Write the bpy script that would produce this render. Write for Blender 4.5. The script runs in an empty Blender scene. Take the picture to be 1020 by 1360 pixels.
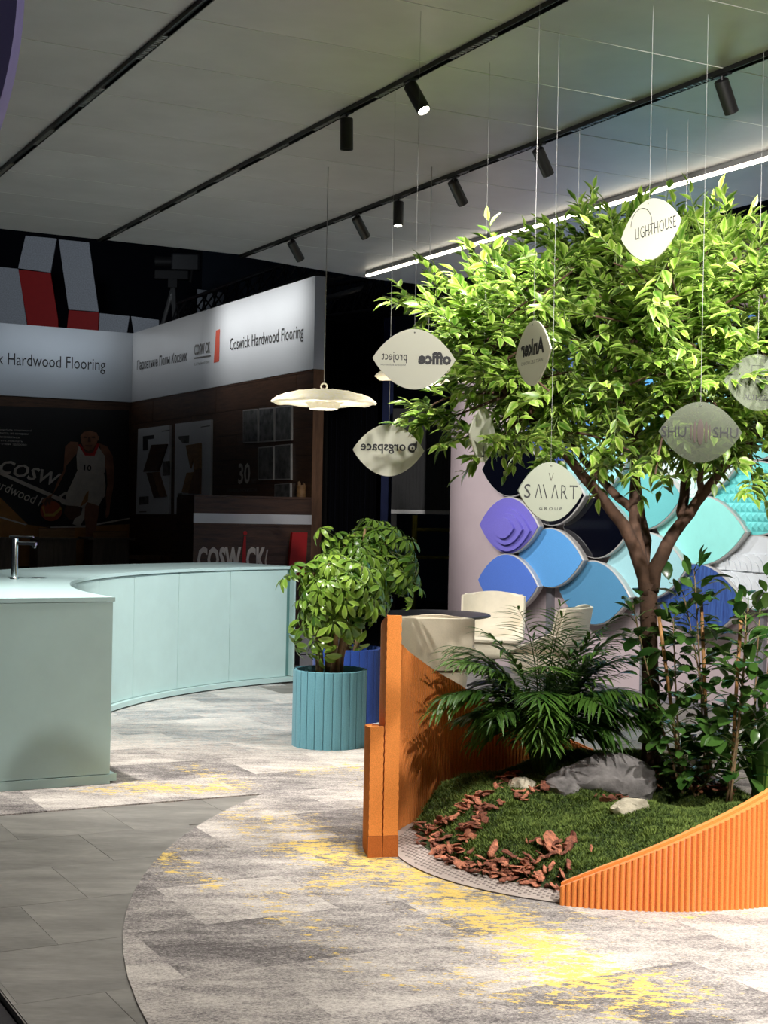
import bpy, bmesh, math, random
import numpy as np
from mathutils import Vector, Matrix

random.seed(11)
rng = np.random.default_rng(11)
sc = bpy.context.scene
COL = sc.collection
PI = math.pi

# ------------------------------------------------------------------ camera
FPX, CX, CY, EYE = 1920.0, 510.0, 680.0, 1.5
ROLL = math.radians(1.1)
RGT = Vector((math.cos(ROLL), 0, math.sin(ROLL)))
UPV = Vector((-math.sin(ROLL), 0, math.cos(ROLL)))
FWD = Vector((0, 1, 0))
cd = bpy.data.cameras.new('camera')
cam = bpy.data.objects.new('camera', cd)
COL.objects.link(cam)
cd.sensor_fit = 'VERTICAL'
cd.sensor_height = 36.0
cd.lens = 36.0 * FPX / 1360.0
cd.clip_end = 200
cam.matrix_world = Matrix(((RGT.x, UPV.x, -FWD.x, 0), (RGT.y, UPV.y, -FWD.y, 0), (RGT.z, UPV.z, -FWD.z, EYE), (0, 0, 0, 1)))
sc.camera = cam

# ------------------------------------------------------------------ world, exposure
sc.view_settings.view_transform = 'Standard'
sc.view_settings.look = 'None'
sc.view_settings.gamma = 1.0
sc.view_settings.use_curve_mapping = False
sc.view_settings.exposure = 0.2
W = bpy.data.worlds.new('hall_dark')
sc.world = W
W.use_nodes = True
W.node_tree.nodes['Background'].inputs[0].default_value = (0.55, 0.65, 0.8, 1)
W.node_tree.nodes['Background'].inputs[1].default_value = 0.012

# ------------------------------------------------------------------ axes of the stand
AL = math.radians(28.1)
UX, UY = -math.sin(AL), math.cos(AL)      # u: along the ceiling tracks, away from the camera
VX, VY = math.cos(AL), math.sin(AL)       # v: along the ceiling joints, to the right
UD, VD, ZD = Vector((UX, UY, 0)), Vector((VX, VY, 0)), Vector((0, 0, 1))
CEIL = 3.45


def uv(u, v, z=0.0):
    return Vector((UX * u + VX * v, UY * u + VY * v, z))


def ray(px, py):
    return FWD + RGT * ((px - CX) / FPX) + UPV * ((CY - py) / FPX)


def hit(px, py, n, d):
    """point of the plane n.p = d seen at this pixel"""
    r = ray(px, py)
    o = Vector((0, 0, EYE))
    return o + r * ((d - n.dot(o)) / n.dot(r))


def onz(px, py, z):
    return hit(px, py, ZD, z)


def onY(px, py, Y):
    return Vector((0, 0, EYE)) + ray(px, py) * Y


# ------------------------------------------------------------------ lights of the stand and the hall
def lamp_light(kind, loc, target, power, col=(1, 0.95, 0.86), size=0.05, angle=60, blend=0.5, sy=None, name='track_or_added_light'):
    ld = bpy.data.lights.new(name, kind)
    ld.energy = power
    ld.color = col
    if kind == 'SPOT':
        ld.spot_size = math.radians(angle)
        ld.spot_blend = blend
        ld.shadow_soft_size = size
    elif kind == 'AREA':
        ld.size = size
        if sy:
            ld.shape = 'RECTANGLE'
            ld.size_y = sy
    else:
        ld.shadow_soft_size = size
    lo = bpy.data.objects.new(name, ld)
    COL.objects.link(lo)
    lo.location = loc
    if kind != 'POINT':
        lo.rotation_euler = (Vector(target) - Vector(loc)).to_track_quat('-Z', 'Y').to_euler()
    return lo


WARM = (1.0, 0.955, 0.91)
# added spots along the tracks, no heads built, placed to brighten the stand
lamp_light('SPOT', uv(1.8, 1.97, 3.38), uv(6.0, 4.6, 2.35), 1150, WARM, 0.04, 32, 0.5)      # into the tree crown
lamp_light('SPOT', uv(2.2, 3.1, 3.38), uv(5.3, 5.0, 1.9), 700, WARM, 0.04, 38, 0.6)
lamp_light('SPOT', uv(3.3, 3.1, 3.38), uv(5.2, 2.85, 1.8), 270, WARM, 0.04, 52, 0.6)      # the hanging signs and the left of the crown
lamp_light('SPOT', uv(7.5, 2.0, 3.3), uv(8.3, 3.1, 0.0), 600, WARM, 0.05, 84, 0.8)      # onto the carpet and the pots
lamp_light('SPOT', uv(7.6, 3.1, 3.3), uv(9.7, 4.3, 1.1), 260, WARM, 0.05, 50, 0.7)      # umbrella plants
lamp_light('SPOT', uv(8.7, 4.2, 3.3), uv(11.0, 3.7, 0.5), 400, WARM, 0.05, 62, 0.7)      # onto the counter doors
lamp_light('SPOT', uv(3.6, 3.3, 3.35), uv(4.3, 3.4, 0.0), 140, WARM, 0.05, 74, 0.9)      # foreground carpet
lamp_light('SPOT', uv(3.4, 4.2, 3.35), uv(5.3, 4.5, 0.0), 370, WARM, 0.05, 88, 0.7)      # moss and low screen
lamp_light('SPOT', uv(1.1, 3.1, 3.35), uv(1.3, 3.6, 0.0), 1300, WARM, 0.05, 110, 0.6)      # added floor wash by the camera, bounces up to the ceiling
lamp_light('SPOT', uv(4.6, 1.96, 3.35), uv(5.5, 0.7, 0.0), 330, WARM, 0.05, 66, 0.9)      # vinyl floor by the counter
lamp_light('SPOT', uv(13.6, 4.4, 4.6), uv(10.6, 7.5, 1.3), 800, (1, 0.97, 0.94), 0.06, 50, 0.6, name='hall_spot')      # hall lamp raking the wall of scales
lamp_light('SPOT', uv(1.6, 1.96, 3.35), uv(1.9, 0.9, 2.6), 40, (0.55, 0.6, 1.0), 0.05, 80, 0.8)   # added blue spot that lights the lilac panel
# tint of the unseen spot added for the fabric banners
HALL = (0.86, 0.93, 1.0)


# ------------------------------------------------------------------ materials
def lin(c):
    r = []
    for x in c:
        x = x / 255.0
        r.append(x / 12.92 if x <= 0.04045 else ((x + 0.055) / 1.055) ** 2.4)
    return tuple(r) + (1.0,)


class NT:
    def __init__(s, name):
        s.m = bpy.data.materials.new(name)
        s.m.use_nodes = True
        s.n = s.m.node_tree.nodes
        s.l = s.m.node_tree.links
        s.b = s.n['Principled BSDF']
        s.out = s.n['Material Output']

    def add(s, t, **kw):
        nd = s.n.new(t)
        for k, v in kw.items():
            setattr(nd, k, v)
        return nd

    def link(s, a, b):
        s.l.new(a, b)

    def noise(s, vec, scale, detail=3.0, rough=0.6):
        nd = s.add('ShaderNodeTexNoise')
        nd.inputs['Scale'].default_value = scale
        nd.inputs['Detail'].default_value = detail
        nd.inputs['Roughness'].default_value = rough
        if vec is not None:
            s.link(vec, nd.inputs['Vector'])
        return nd.outputs['Fac']

    def ramp(s, fac, stops):
        nd = s.add('ShaderNodeValToRGB')
        e = nd.color_ramp.elements
        e[0].position, e[0].color = stops[0]
        e[1].position, e[1].color = stops[-1]
        for p, c in stops[1:-1]:
            k = e.new(p)
            k.color = c
        s.link(fac, nd.inputs[0])
        return nd.outputs[0]

    def mixc(s, fac, a, b, mode='MIX'):
        nd = s.add('ShaderNodeMix', data_type='RGBA', blend_type=mode)
        for val, i in ((fac, 0), (a, 6), (b, 7)):
            if hasattr(val, 'links') or hasattr(val, 'is_linked'):
                s.link(val, nd.inputs[i])
            else:
                nd.inputs[i].default_value = val
        return nd.outputs[2]

    def math(s, op, a, b=0.0, clamp=False):
        nd = s.add('ShaderNodeMath', operation=op)
        nd.use_clamp = clamp
        for val, i in ((a, 0), (b, 1)):
            if hasattr(val, 'is_linked'):
                s.link(val, nd.inputs[i])
            else:
                nd.inputs[i].default_value = val
        return nd.outputs[0]

    def bump(s, h, strength=0.3, dist=0.005):
        nd = s.add('ShaderNodeBump')
        nd.inputs['Strength'].default_value = strength
        nd.inputs['Distance'].default_value = dist
        s.link(h, nd.inputs['Height'])
        s.link(nd.outputs[0], s.b.inputs['Normal'])

    def pos(s, scale=(1, 1, 1), rotz=0.0, perobj=0.0, obj=False):
        if obj:
            tc = s.add('ShaderNodeTexCoord')
            o = tc.outputs['Object']
        else:
            g = s.add('ShaderNodeNewGeometry')
            o = g.outputs['Position']
        mp = s.add('ShaderNodeMapping')
        mp.inputs['Scale'].default_value = scale
        mp.inputs['Rotation'].default_value = (0, 0, rotz)
        s.link(o, mp.inputs['Vector'])
        o = mp.outputs[0]
        if perobj:
            oi = s.add('ShaderNodeObjectInfo')
            vm = s.add('ShaderNodeVectorMath', operation='SCALE')
            vm.inputs[0].default_value = (perobj, perobj * 0.7, perobj * 1.3)
            s.link(oi.outputs['Random'], vm.inputs['Scale'])
            va = s.add('ShaderNodeVectorMath', operation='ADD')
            s.link(o, va.inputs[0])
            s.link(vm.outputs[0], va.inputs[1])
            o = va.outputs[0]
        return o


def mat(name, rgb, rough=0.5, var=0.12, scale=12.0, bump=0.0, bscale=80.0, metal=0.0, spec=0.5, coat=0.0, emit=None, estr=0.0, sheen=0.0):
    t = NT(name)
    c = lin(rgb)
    p = t.pos()
    n = t.noise(p, scale)
    lo = tuple(x * (1 - var) for x in c[:3]) + (1,)
    hi = tuple(min(1, x * (1 + var)) for x in c[:3]) + (1,)
    t.link(t.ramp(n, [(0.3, lo), (0.7, hi)]), t.b.inputs['Base Color'])
    t.b.inputs['Roughness'].default_value = rough
    t.b.inputs['Metallic'].default_value = metal
    t.b.inputs['Specular IOR Level'].default_value = spec
    if coat:
        t.b.inputs['Coat Weight'].default_value = coat
        t.b.inputs['Coat Roughness'].default_value = 0.1
    if sheen:
        t.b.inputs['Sheen Weight'].default_value = sheen
    if bump:
        t.bump(t.noise(p, bscale), bump)
    if emit:
        t.b.inputs['Emission Color'].default_value = lin(emit)
        t.b.inputs['Emission Strength'].default_value = estr
    return t.m


def felt(name, rgb, speck=0.25, fine=260.0):
    t = NT(name)
    c = lin(rgb)
    p = t.pos()
    n = t.noise(p, fine, 2.0)
    lo = tuple(x * (1 - speck) for x in c[:3]) + (1,)
    hi = tuple(min(1, x * (1 + speck) + 0.01) for x in c[:3]) + (1,)
    col = t.ramp(n, [(0.32, lo), (0.68, hi)])
    t.link(t.mixc(t.math('MULTIPLY', t.noise(p, 9.0), 0.35), col, lo), t.b.inputs['Base Color'])
    t.b.inputs['Roughness'].default_value = 0.95
    t.b.inputs['Specular IOR Level'].default_value = 0.15
    t.b.inputs['Sheen Weight'].default_value = 0.15
    t.bump(n, 0.5, 0.002)
    return t.m


def wood(name, dark, light, rough=0.55, sc_=(2, 2, 22), vert=False):
    t = NT(name)
    p = t.pos(scale=sc_, rotz=AL, perobj=7.0)
    n1 = t.noise(p, 1.6, 5.0, 0.65)
    n2 = t.noise(p, 7.0, 3.0, 0.7)
    f = t.math('ADD', t.math('MULTIPLY', n1, 0.7), t.math('MULTIPLY', n2, 0.3))
    t.link(t.ramp(f, [(0.32, lin(dark)), (0.66, lin(light))]), t.b.inputs['Base Color'])
    t.b.inputs['Roughness'].default_value = rough
    t.bump(f, 0.15, 0.003)
    return t.m


def leaf_mat(name, dark, light, edge_c, edge_amt=0.5, rough=0.35, trans=0.3):
    t = NT(name)
    a1 = t.add('ShaderNodeAttribute', attribute_name='tint')
    a2 = t.add('ShaderNodeAttribute', attribute_name='rim')
    base = t.mixc(a1.outputs['Fac'], lin(dark), lin(light))
    n = t.noise(t.pos(), 60.0, 2.0)
    rim = t.math('MULTIPLY', t.math('MULTIPLY', a2.outputs['Fac'], t.math('ADD', n, 0.2)), edge_amt, True)
    rim = t.math('MULTIPLY', rim, t.math('ADD', a1.outputs['Fac'], 0.25), True)
    colr = t.mixc(rim, base, lin(edge_c))
    t.link(colr, t.b.inputs['Base Color'])
    t.b.inputs['Roughness'].default_value = rough
    t.b.inputs['Specular IOR Level'].default_value = 0.45
    tr = t.add('ShaderNodeBsdfTranslucent')
    t.link(colr, tr.inputs['Color'])
    mx = t.add('ShaderNodeMixShader')
    mx.inputs[0].default_value = trans
    t.link(t.b.outputs[0], mx.inputs[1])
    t.link(tr.outputs[0], mx.inputs[2])
    t.link(mx.outputs[0], t.out.inputs['Surface'])
    return t.m


M = {}
# grey vinyl tile
t = NT('grey_vinyl')
p = t.pos(scale=(1.0, 3.2, 1), rotz=-AL, perobj=9.0)
f = t.math('ADD', t.math('MULTIPLY', t.noise(p, 2.2, 5.0, 0.65), 0.8), t.math('MULTIPLY', t.noise(p, 24.0, 3.0), 0.25))
t.link(t.ramp(f, [(0.34, lin((104, 101, 96))), (0.52, lin((124, 121, 115))), (0.72, lin((146, 142, 135)))]), t.b.inputs['Base Color'])
t.b.inputs['Roughness'].default_value = 0.55
t.bump(f, 0.1, 0.002)
M['vinyl'] = t.m
# carpet: streaky grey pile with yellow and a little blue where the tile's own pattern has it
t = NT('carpet_pile')
pt = t.pos(scale=(1.0, 2.6, 1.0), rotz=-AL, perobj=13.0)
pw = t.pos(scale=(1.0, 2.2, 1.0), rotz=-AL + 0.5)
fine = t.noise(t.pos(scale=(1, 1.5, 1), rotz=-AL), 95.0, 3.0, 0.85)
mid = t.noise(pt, 5.0, 9.0, 0.8)
big = t.noise(pt, 1.6, 3.0, 0.6)
at = t.add('ShaderNodeAttribute', attribute_name='shade')
f = t.math('ADD', t.math('MULTIPLY', mid, 0.55), t.math('MULTIPLY', big, 0.45))
f = t.math('ADD', f, at.outputs['Fac'])
f = t.math('ADD', f, t.math('MULTIPLY', t.math('SUBTRACT', fine, 0.5), 0.75))
g = t.ramp(f, [(0.34, lin((92, 87, 86))), (0.46, lin((138, 133, 130))), (0.55, lin((172, 165, 158))), (0.75, lin((214, 207, 198)))])
ya = t.add('ShaderNodeAttribute', attribute_name='yellow')
ny = t.noise(pw, 14.0, 7.0, 0.78)
ym = t.math('GREATER_THAN', t.math('ADD', ny, t.math('MULTIPLY', ya.outputs['Fac'], 0.31)), 0.765)
ba = t.add('ShaderNodeAttribute', attribute_name='blue')
nb = t.noise(pw, 17.0, 5.0, 0.75)
bm = t.math('MULTIPLY', t.math('GREATER_THAN', t.math('ADD', nb, t.math('MULTIPLY', ba.outputs['Fac'], 0.3)), 0.76), 0.3)
ycol = t.ramp(fine, [(0.3, lin((196, 164, 84))), (0.7, lin((222, 196, 120)))])
col = t.mixc(bm, g, lin((120, 158, 168)))
t.link(t.mixc(ym, col, ycol), t.b.inputs['Base Color'])
t.b.inputs['Roughness'].default_value = 0.95
t.b.inputs['Specular IOR Level'].default_value = 0.1
t.bump(fine, 0.6, 0.004)
M['carpet'] = t.m
M['hall_floor'] = mat('dark_hall_carpet', (40, 38, 40), 0.9, 0.2, 30)
# satin ceiling panel
t = NT('ceiling_satin')
p = t.pos(scale=(1, 1, 1), rotz=-AL, perobj=5.0)
n = t.noise(p, 2.5, 3)
t.link(t.ramp(n, [(0.3, lin((168, 165, 166))), (0.7, lin((182, 179, 180)))]), t.b.inputs['Base Color'])
t.b.inputs['Roughness'].default_value = 0.4
t.b.inputs['Metallic'].default_value = 0.2
t.bump(n, 0.12, 0.02)
M['ceiling'] = t.m
M['seam'] = mat('seam_strip', (206, 208, 204), 0.4, 0.03)
M['black'] = mat('black_metal', (15, 15, 16), 0.45, 0.1)
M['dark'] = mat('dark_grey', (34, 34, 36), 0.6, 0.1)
M['grille'] = mat('grille_louvre', (150, 150, 150), 0.35, 0.05, metal=0.6)
M['led'] = mat('led_diffuser', (255, 250, 235), 0.5, 0.0, emit=(255, 246, 224), estr=7.0)
M['lens'] = mat('lamp_lens', (255, 250, 235), 0.5, 0.0, emit=(255, 246, 224), estr=25.0)
M['lens_off'] = mat('lamp_lens_off', (60, 60, 60), 0.3, 0.0)
M['mint'] = mat('mint_lacquer', (176, 204, 202), 0.38, 0.03, 6, bump=0.03, bscale=200)
M['mint_top'] = mat('mint_worktop', (176, 204, 204), 0.3, 0.03, 6)
M['mint_gap'] = mat('mint_gap', (84, 128, 126), 0.7, 0.03)
M['chrome'] = mat('chrome', (235, 238, 240), 0.16, 0.0, metal=1.0)
M['orange'] = felt('orange_felt', (222, 134, 62), 0.16)
M['orange_edge'] = felt('orange_felt_cut_edge', (228, 140, 66), 0.16)
M['orange_kick'] = felt('orange_felt_kick', (176, 96, 38), 0.18)
M['teal'] = felt('teal_felt', (104, 158, 172), 0.1)
M['navy'] = felt('navy_felt', (30, 62, 134), 0.12)
M['soil'] = mat('soil', (44, 30, 22), 0.95, 0.4, 40, bump=0.8, bscale=60)
M['bark'] = mat('bark_chip', (168, 106, 80), 0.85, 0.6, 60, bump=0.9, bscale=120)
M['bark_b'] = mat('bark_chip_dark', (122, 72, 54), 0.85, 0.6, 60, bump=0.9, bscale=120)
M['trunk'] = mat('tree_bark', (76, 54, 40), 0.85, 0.35, 18, bump=0.6, bscale=50)
M['stem'] = mat('woody_stem', (142, 116, 84), 0.8, 0.35, 30, bump=0.5, bscale=60)
M['gstem'] = mat('green_stem', (86, 104, 52), 0.6, 0.2, 30)
M['bamboo'] = mat('bamboo_stake', (164, 118, 66), 0.55, 0.2, 30)
M['rock'] = mat('grey_rock', (116, 112, 110), 0.85, 0.5, 13, bump=1.0, bscale=26)
M['rock_w'] = mat('pale_rock', (188, 180, 158), 0.85, 0.35, 14, bump=0.7, bscale=30)
M['plate'] = mat('taupe_plate', (170, 158, 150), 0.6, 0.1, 10)
M['hole'] = mat('plate_stud', (122, 112, 106), 0.6, 0.05)
M['moss_base'] = mat('moss_base', (44, 60, 24), 0.95, 0.4, 30, bump=0.8, bscale=120)
M['tree_leaf'] = leaf_mat('ficus_leaf', (38, 84, 10), (118, 165, 28), (216, 226, 140), 0.75, 0.36, 0.35)
M['sch_leaf'] = leaf_mat('umbrella_leaf', (46, 90, 22), (124, 160, 48), (200, 214, 130), 0.3, 0.3, 0.22)
M['palm_leaf'] = leaf_mat('palm_leaf', (46, 84, 30), (100, 140, 56), (120, 150, 70), 0.1, 0.4, 0.25)
M['cam_leaf'] = leaf_mat('camellia_leaf', (38, 74, 30), (88, 126, 54), (90, 120, 60), 0.1, 0.22, 0.15)
M['moss'] = leaf_mat('moss_blade', (66, 88, 34), (132, 152, 70), (120, 150, 60), 0.0, 0.85, 0.15)
M['lilac'] = mat('lilac_taupe_wall', (176, 160, 164), 0.75, 0.04, 3)
M['lilac_lit'] = mat('lilac_disc', (150, 140, 176), 0.6, 0.04, 3)
M['post'] = mat('grey_post', (112, 110, 116), 0.6, 0.05)
M['rim'] = mat('silver_rim', (196, 194, 192), 0.35, 0.03, metal=0.25)
M['cream'] = mat('cream_fabric', (220, 210, 186), 0.85, 0.06, 180, bump=0.25, bscale=400, sheen=0.2)
M['cream_back'] = mat('cream_shell', (212, 202, 180), 0.5, 0.04, 20)
M['table'] = mat('dark_table_top', (84, 80, 80), 0.4, 0.05)
M['white'] = mat('white_board', (226, 228, 230), 0.5, 0.02)
M['fascia'] = mat('fascia_board', (206, 212, 218), 0.28, 0.03, 1.2, spec=0.5)
M['print'] = mat('dark_print', (44, 44, 46), 0.6, 0.0)
M['print_g'] = mat('grey_print', (112, 112, 110), 0.6, 0.0)
M['print_red'] = mat('salmon_red_print', (206, 92, 74), 0.6, 0.0)
M['print_brown'] = mat('brown_print', (76, 66, 60), 0.6, 0.0)
M['red'] = mat('red_panel', (190, 24, 26), 0.6, 0.05)
M['silver'] = mat('silver_fabric', (196, 202, 212), 0.6, 0.22, 55)
M['navycloth'] = mat('navy_drape', (22, 25, 40), 0.95, 0.15, 4)
M['blackcloth'] = mat('black_drape', (16, 16, 20), 0.95, 0.15, 4)
M['bluepost'] = mat('blue_column', (34, 58, 130), 0.6, 0.05)
M['walnut'] = wood('walnut', (48, 32, 22), (96, 66, 46))
M['walnut_l'] = wood('walnut_light', (92, 64, 42), (138, 100, 70), sc_=(14, 14, 1.5))
M['oak'] = wood('oak_board', (120, 88, 54), (176, 136, 90), sc_=(3, 3, 20))
M['greywood'] = wood('grey_plinth', (96, 86, 76), (136, 124, 110), sc_=(14, 14, 1.5))
M['photo'] = mat('photo_print', (96, 96, 94), 0.4, 0.9, 9)
M['court'] = mat('court_floor_print', (176, 124, 62), 0.6, 0.15, 5)
M['poster'] = mat('poster_dark', (28, 26, 28), 0.6, 0.15, 2)
M['skin'] = mat('skin_print', (150, 100, 74), 0.6, 0.25, 7)
M['skin_d'] = mat('skin_print_shade', (96, 60, 44), 0.6, 0.2, 9)
M['jersey'] = mat('jersey_print', (214, 206, 196), 0.6, 0.14, 8)
M['hair'] = mat('hair_print', (34, 26, 22), 0.6, 0.1)
M['ball'] = mat('ball_print', (172, 78, 42), 0.6, 0.12, 8)
M['ball_y'] = mat('ball_stripe_print', (206, 170, 84), 0.6, 0.05)
M['yellowpole'] = mat('yellow_pole', (150, 140, 40), 0.6, 0.1)
M['steelbox'] = mat('dark_steel', (62, 64, 68), 0.5, 0.1)
M['wire'] = mat('steel_wire', (150, 150, 148), 0.5, 0.02)
# paper-pulp lamp shade, lit from inside
t = NT('paper_pulp')
p = t.pos()
n = t.noise(p, 40.0, 5.0, 0.7)
c_ = t.ramp(n, [(0.3, lin((224, 212, 176))), (0.7, lin((248, 240, 214)))])
t.link(c_, t.b.inputs['Base Color'])
t.b.inputs['Roughness'].default_value = 0.9
t.link(c_, t.b.inputs['Emission Color'])
t.b.inputs['Emission Strength'].default_value = 0.42
t.bump(n, 0.9, 0.012)
M['shade'] = t.m
# frosted acrylic
t = NT('frosted_acrylic')
t.b.inputs['Base Color'].default_value = lin((222, 222, 208))
t.b.inputs['Roughness'].default_value = 0.4
tr = t.add('ShaderNodeBsdfTranslucent')
tr.inputs[0].default_value = lin((222, 222, 206))
mx = t.add('ShaderNodeMixShader')
mx.inputs[0].default_value = 0.45
t.link(t.b.outputs[0], mx.inputs[1])
t.link(tr.outputs[0], mx.inputs[2])
t.link(mx.outputs[0], t.out.inputs['Surface'])
M['acrylic'] = t.m
t = NT('clear_frosted_acrylic')
t.b.inputs['Base Color'].default_value = lin((120, 126, 110))
t.b.inputs['Roughness'].default_value = 0.35
tr = t.add('ShaderNodeBsdfTransparent')
tr.inputs['Color'].default_value = lin((214, 218, 208))
mx = t.add('ShaderNodeMixShader')
mx.inputs[0].default_value = 0.62
t.link(t.b.outputs[0], mx.inputs[1])
t.link(tr.outputs[0], mx.inputs[2])
t.link(mx.outputs[0], t.out.inputs['Surface'])
M['acrylic_c'] = t.m
M['acrylic_g'] = mat('grey_acrylic', (140, 145, 130), 0.4, 0.02, 4)
M['glossblack'] = mat('navy_black_glass', (6, 8, 18), 0.07, 0.0, spec=0.6)


# ------------------------------------------------------------------ building helpers
ORG = {}


def link(o, parent=None):
    COL.objects.link(o)
    if parent is not None:
        o.parent = parent
        ORG[o.name] = ORG.get(parent.name, Vector((0, 0, 0)))
    return o


def tag(o, label=None, cat=None, group=None, kind=None):
    if label:
        o['label'] = label
    if cat:
        o['category'] = cat
    if group:
        o['group'] = group
    if kind:
        o['kind'] = kind
    return o


def thing(name, label, cat, loc=(0, 0, 0), group=None, rz=0.0):
    o = bpy.data.objects.new(name, None)
    o.empty_display_size = 0.1
    COL.objects.link(o)
    o.location = loc
    o.rotation_euler = (0, 0, rz)
    ORG[o.name] = Vector(loc)
    return tag(o, label, cat, group)


def mesh_of(name, v, f, m, smooth=False):
    me = bpy.data.meshes.new(name)
    me.from_pydata([tuple(x) for x in v], [], f)
    me.materials.append(m)
    if smooth:
        me.polygons.foreach_set('use_smooth', [True] * len(me.polygons))
    me.update()
    return me


def mk(name, v, f, m, parent=None, smooth=False, label=None, sharp=None):
    """one mesh object from world coordinates"""
    off = ORG.get(parent.name, Vector((0, 0, 0))) if parent is not None else Vector((0, 0, 0))
    v = [Vector(x) - off for x in v]
    me = mesh_of(name, v, f, m, smooth)
    if smooth and sharp:
        me.set_sharp_from_angle(angle=math.radians(sharp))
    o = bpy.data.objects.new(name, me)
    link(o, parent)
    if label:
        o['label'] = label
    return o


class MB:
    def __init__(s):
        s.v, s.f = [], []

    def add(s, v, f):
        b = len(s.v)
        s.v += [Vector(x) for x in v]
        s.f += [tuple(i + b for i in q) for q in f]
        return s

    def box(s, o, a, b, c):
        """corner o and three edge vectors"""
        o, a, b, c = Vector(o), Vector(a), Vector(b), Vector(c)
        v = [o, o + a, o + a + b, o + b, o + c, o + a + c, o + a + b + c, o + b + c]
        f = [(0, 3, 2, 1), (4, 5, 6, 7), (0, 1, 5, 4), (1, 2, 6, 5), (2, 3, 7, 6), (3, 0, 4, 7)]
        if a.cross(b).dot(c) < 0:
            f = [q[::-1] for q in f]
        return s.add(v, f)

    def cbox(s, c, sx, sy, sz, X=Vector((1, 0, 0)), Y=Vector((0, 1, 0)), Z=ZD):
        c = Vector(c)
        return s.box(c - X * sx / 2 - Y * sy / 2 - Z * sz / 2, X * sx, Y * sy, Z * sz)

    def bev(s, c, sx, sy, sz, X=Vector((1, 0, 0)), Y=Vector((0, 1, 0)), Z=ZD, r=0.008):
        """box with chamfered vertical and top edges"""
        c = Vector(c)
        hx, hy = sx / 2, sy / 2
        def ring(dx, dy, z):
            return [c + X * x + Y * y + Z * z for x, y in ((-dx + r, -dy), (dx - r, -dy), (dx, -dy + r), (dx, dy - r), (dx - r, dy), (-dx + r, dy), (-dx, dy - r), (-dx, -dy + r))]
        rings = [ring(hx, hy, -sz / 2), ring(hx, hy, sz / 2 - r), ring(hx - r * .7, hy - r * .7, sz / 2)]
        return s.rings(rings, True)

    def rings(s, rings, cap=False):
        n = len(rings[0])
        v = [p for r_ in rings for p in r_]
        f = []
        for i in range(len(rings) - 1):
            for j in range(n):
                k = (j + 1) % n
                f.append((i * n + j, i * n + k, (i + 1) * n + k, (i + 1) * n + j))
        if cap:
            f.append(tuple(range(n))[::-1])
            f.append(tuple((len(rings) - 1) * n + j for j in range(n)))
        return s.add(v, f)

    def tube(s, pts, rad, n=8, cap=True):
        pts = [Vector(p) for p in pts]
        if not hasattr(rad, '__len__'):
            rad = [rad] * len(pts)
        rings = []
        d0 = (pts[1] - pts[0]).normalized()
        ref = Vector((1, 0, 0)) if abs(d0.x) < 0.8 else Vector((0, 1, 0))
        for i, p in enumerate(pts):
            d = (pts[min(i + 1, len(pts) - 1)] - pts[max(i - 1, 0)]).normalized()
            a = ref - d * ref.dot(d)
            a.normalize()
            b = d.cross(a)
            ref = a
            rings.append([p + (a * math.cos(2 * PI * k / n) + b * math.sin(2 * PI * k / n)) * rad[i] for k in range(n)])
        return s.rings(rings, cap)

    def lathe(s, prof, c=(0, 0, 0), n=32, cap=True, A=Vector((1, 0, 0)), B=Vector((0, 1, 0)), Z=ZD):
        c = Vector(c)
        rings = [[c + (A * math.cos(2 * PI * k / n) + B * math.sin(2 * PI * k / n)) * r + Z * z for k in range(n)] for r, z in prof]
        return s.rings(rings, cap)

    def prism(s, poly, d):
        """polygon (3d points) pushed out by vector d"""
        poly = [Vector(p) for p in poly]
        d = Vector(d)
        n = len(poly)
        v = poly + [p + d for p in poly]
        nrm = Vector((0, 0, 0))
        for i in range(n):
            nrm += poly[i].cross(poly[(i + 1) % n])
        f = [tuple(range(n))[::-1], tuple(range(n, 2 * n))] + [(i, (i + 1) % n, (i + 1) % n + n, i + n) for i in range(n)]
        if nrm.dot(d) < 0:
            f = [q[::-1] for q in f]
        return s.add(v, f)

    def obj(s, name, m, parent=None, smooth=False, label=None, sharp=None):
        return mk(name, s.v, s.f, m, parent, smooth, label, sharp)


def clip(poly, n, d):
    """part of a 2d polygon where n.p <= d"""
    out = []
    for i in range(len(poly)):
        a, b = poly[i], poly[(i + 1) % len(poly)]
        da, db = n[0] * a[0] + n[1] * a[1] - d, n[0] * b[0] + n[1] * b[1] - d
        if da <= 0:
            out.append(a)
        if (da < 0 < db) or (db < 0 < da):
            k = da / (da - db)
            out.append((a[0] + (b[0] - a[0]) * k, a[1] + (b[1] - a[1]) * k))
    return out


def area(poly):
    return 0.5 * abs(sum(poly[i][0] * poly[(i + 1) % len(poly)][1] - poly[(i + 1) % len(poly)][0] * poly[i][1] for i in range(len(poly))))


def text_mesh(s, size, bold=0.0, xs=1.0, depth=0.001, align='CENTER', font_res=2, spacing=1.0):
    cu = bpy.data.curves.new('t', 'FONT')
    cu.body = s
    cu.size = size
    cu.align_x = align
    cu.align_y = 'CENTER'
    cu.offset = bold * size
    cu.resolution_u = font_res
    cu.space_character = spacing
    o = bpy.data.objects.new('t', cu)
    COL.objects.link(o)
    dg = bpy.context.evaluated_depsgraph_get()
    me = bpy.data.meshes.new_from_object(o.evaluated_get(dg))
    v = [Vector((p.co.x * xs, p.co.y, 0)) for p in me.vertices]
    f = [tuple(q.vertices) for q in me.polygons]
    bpy.data.objects.remove(o)
    bpy.data.meshes.remove(me)
    return v, f


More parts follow.
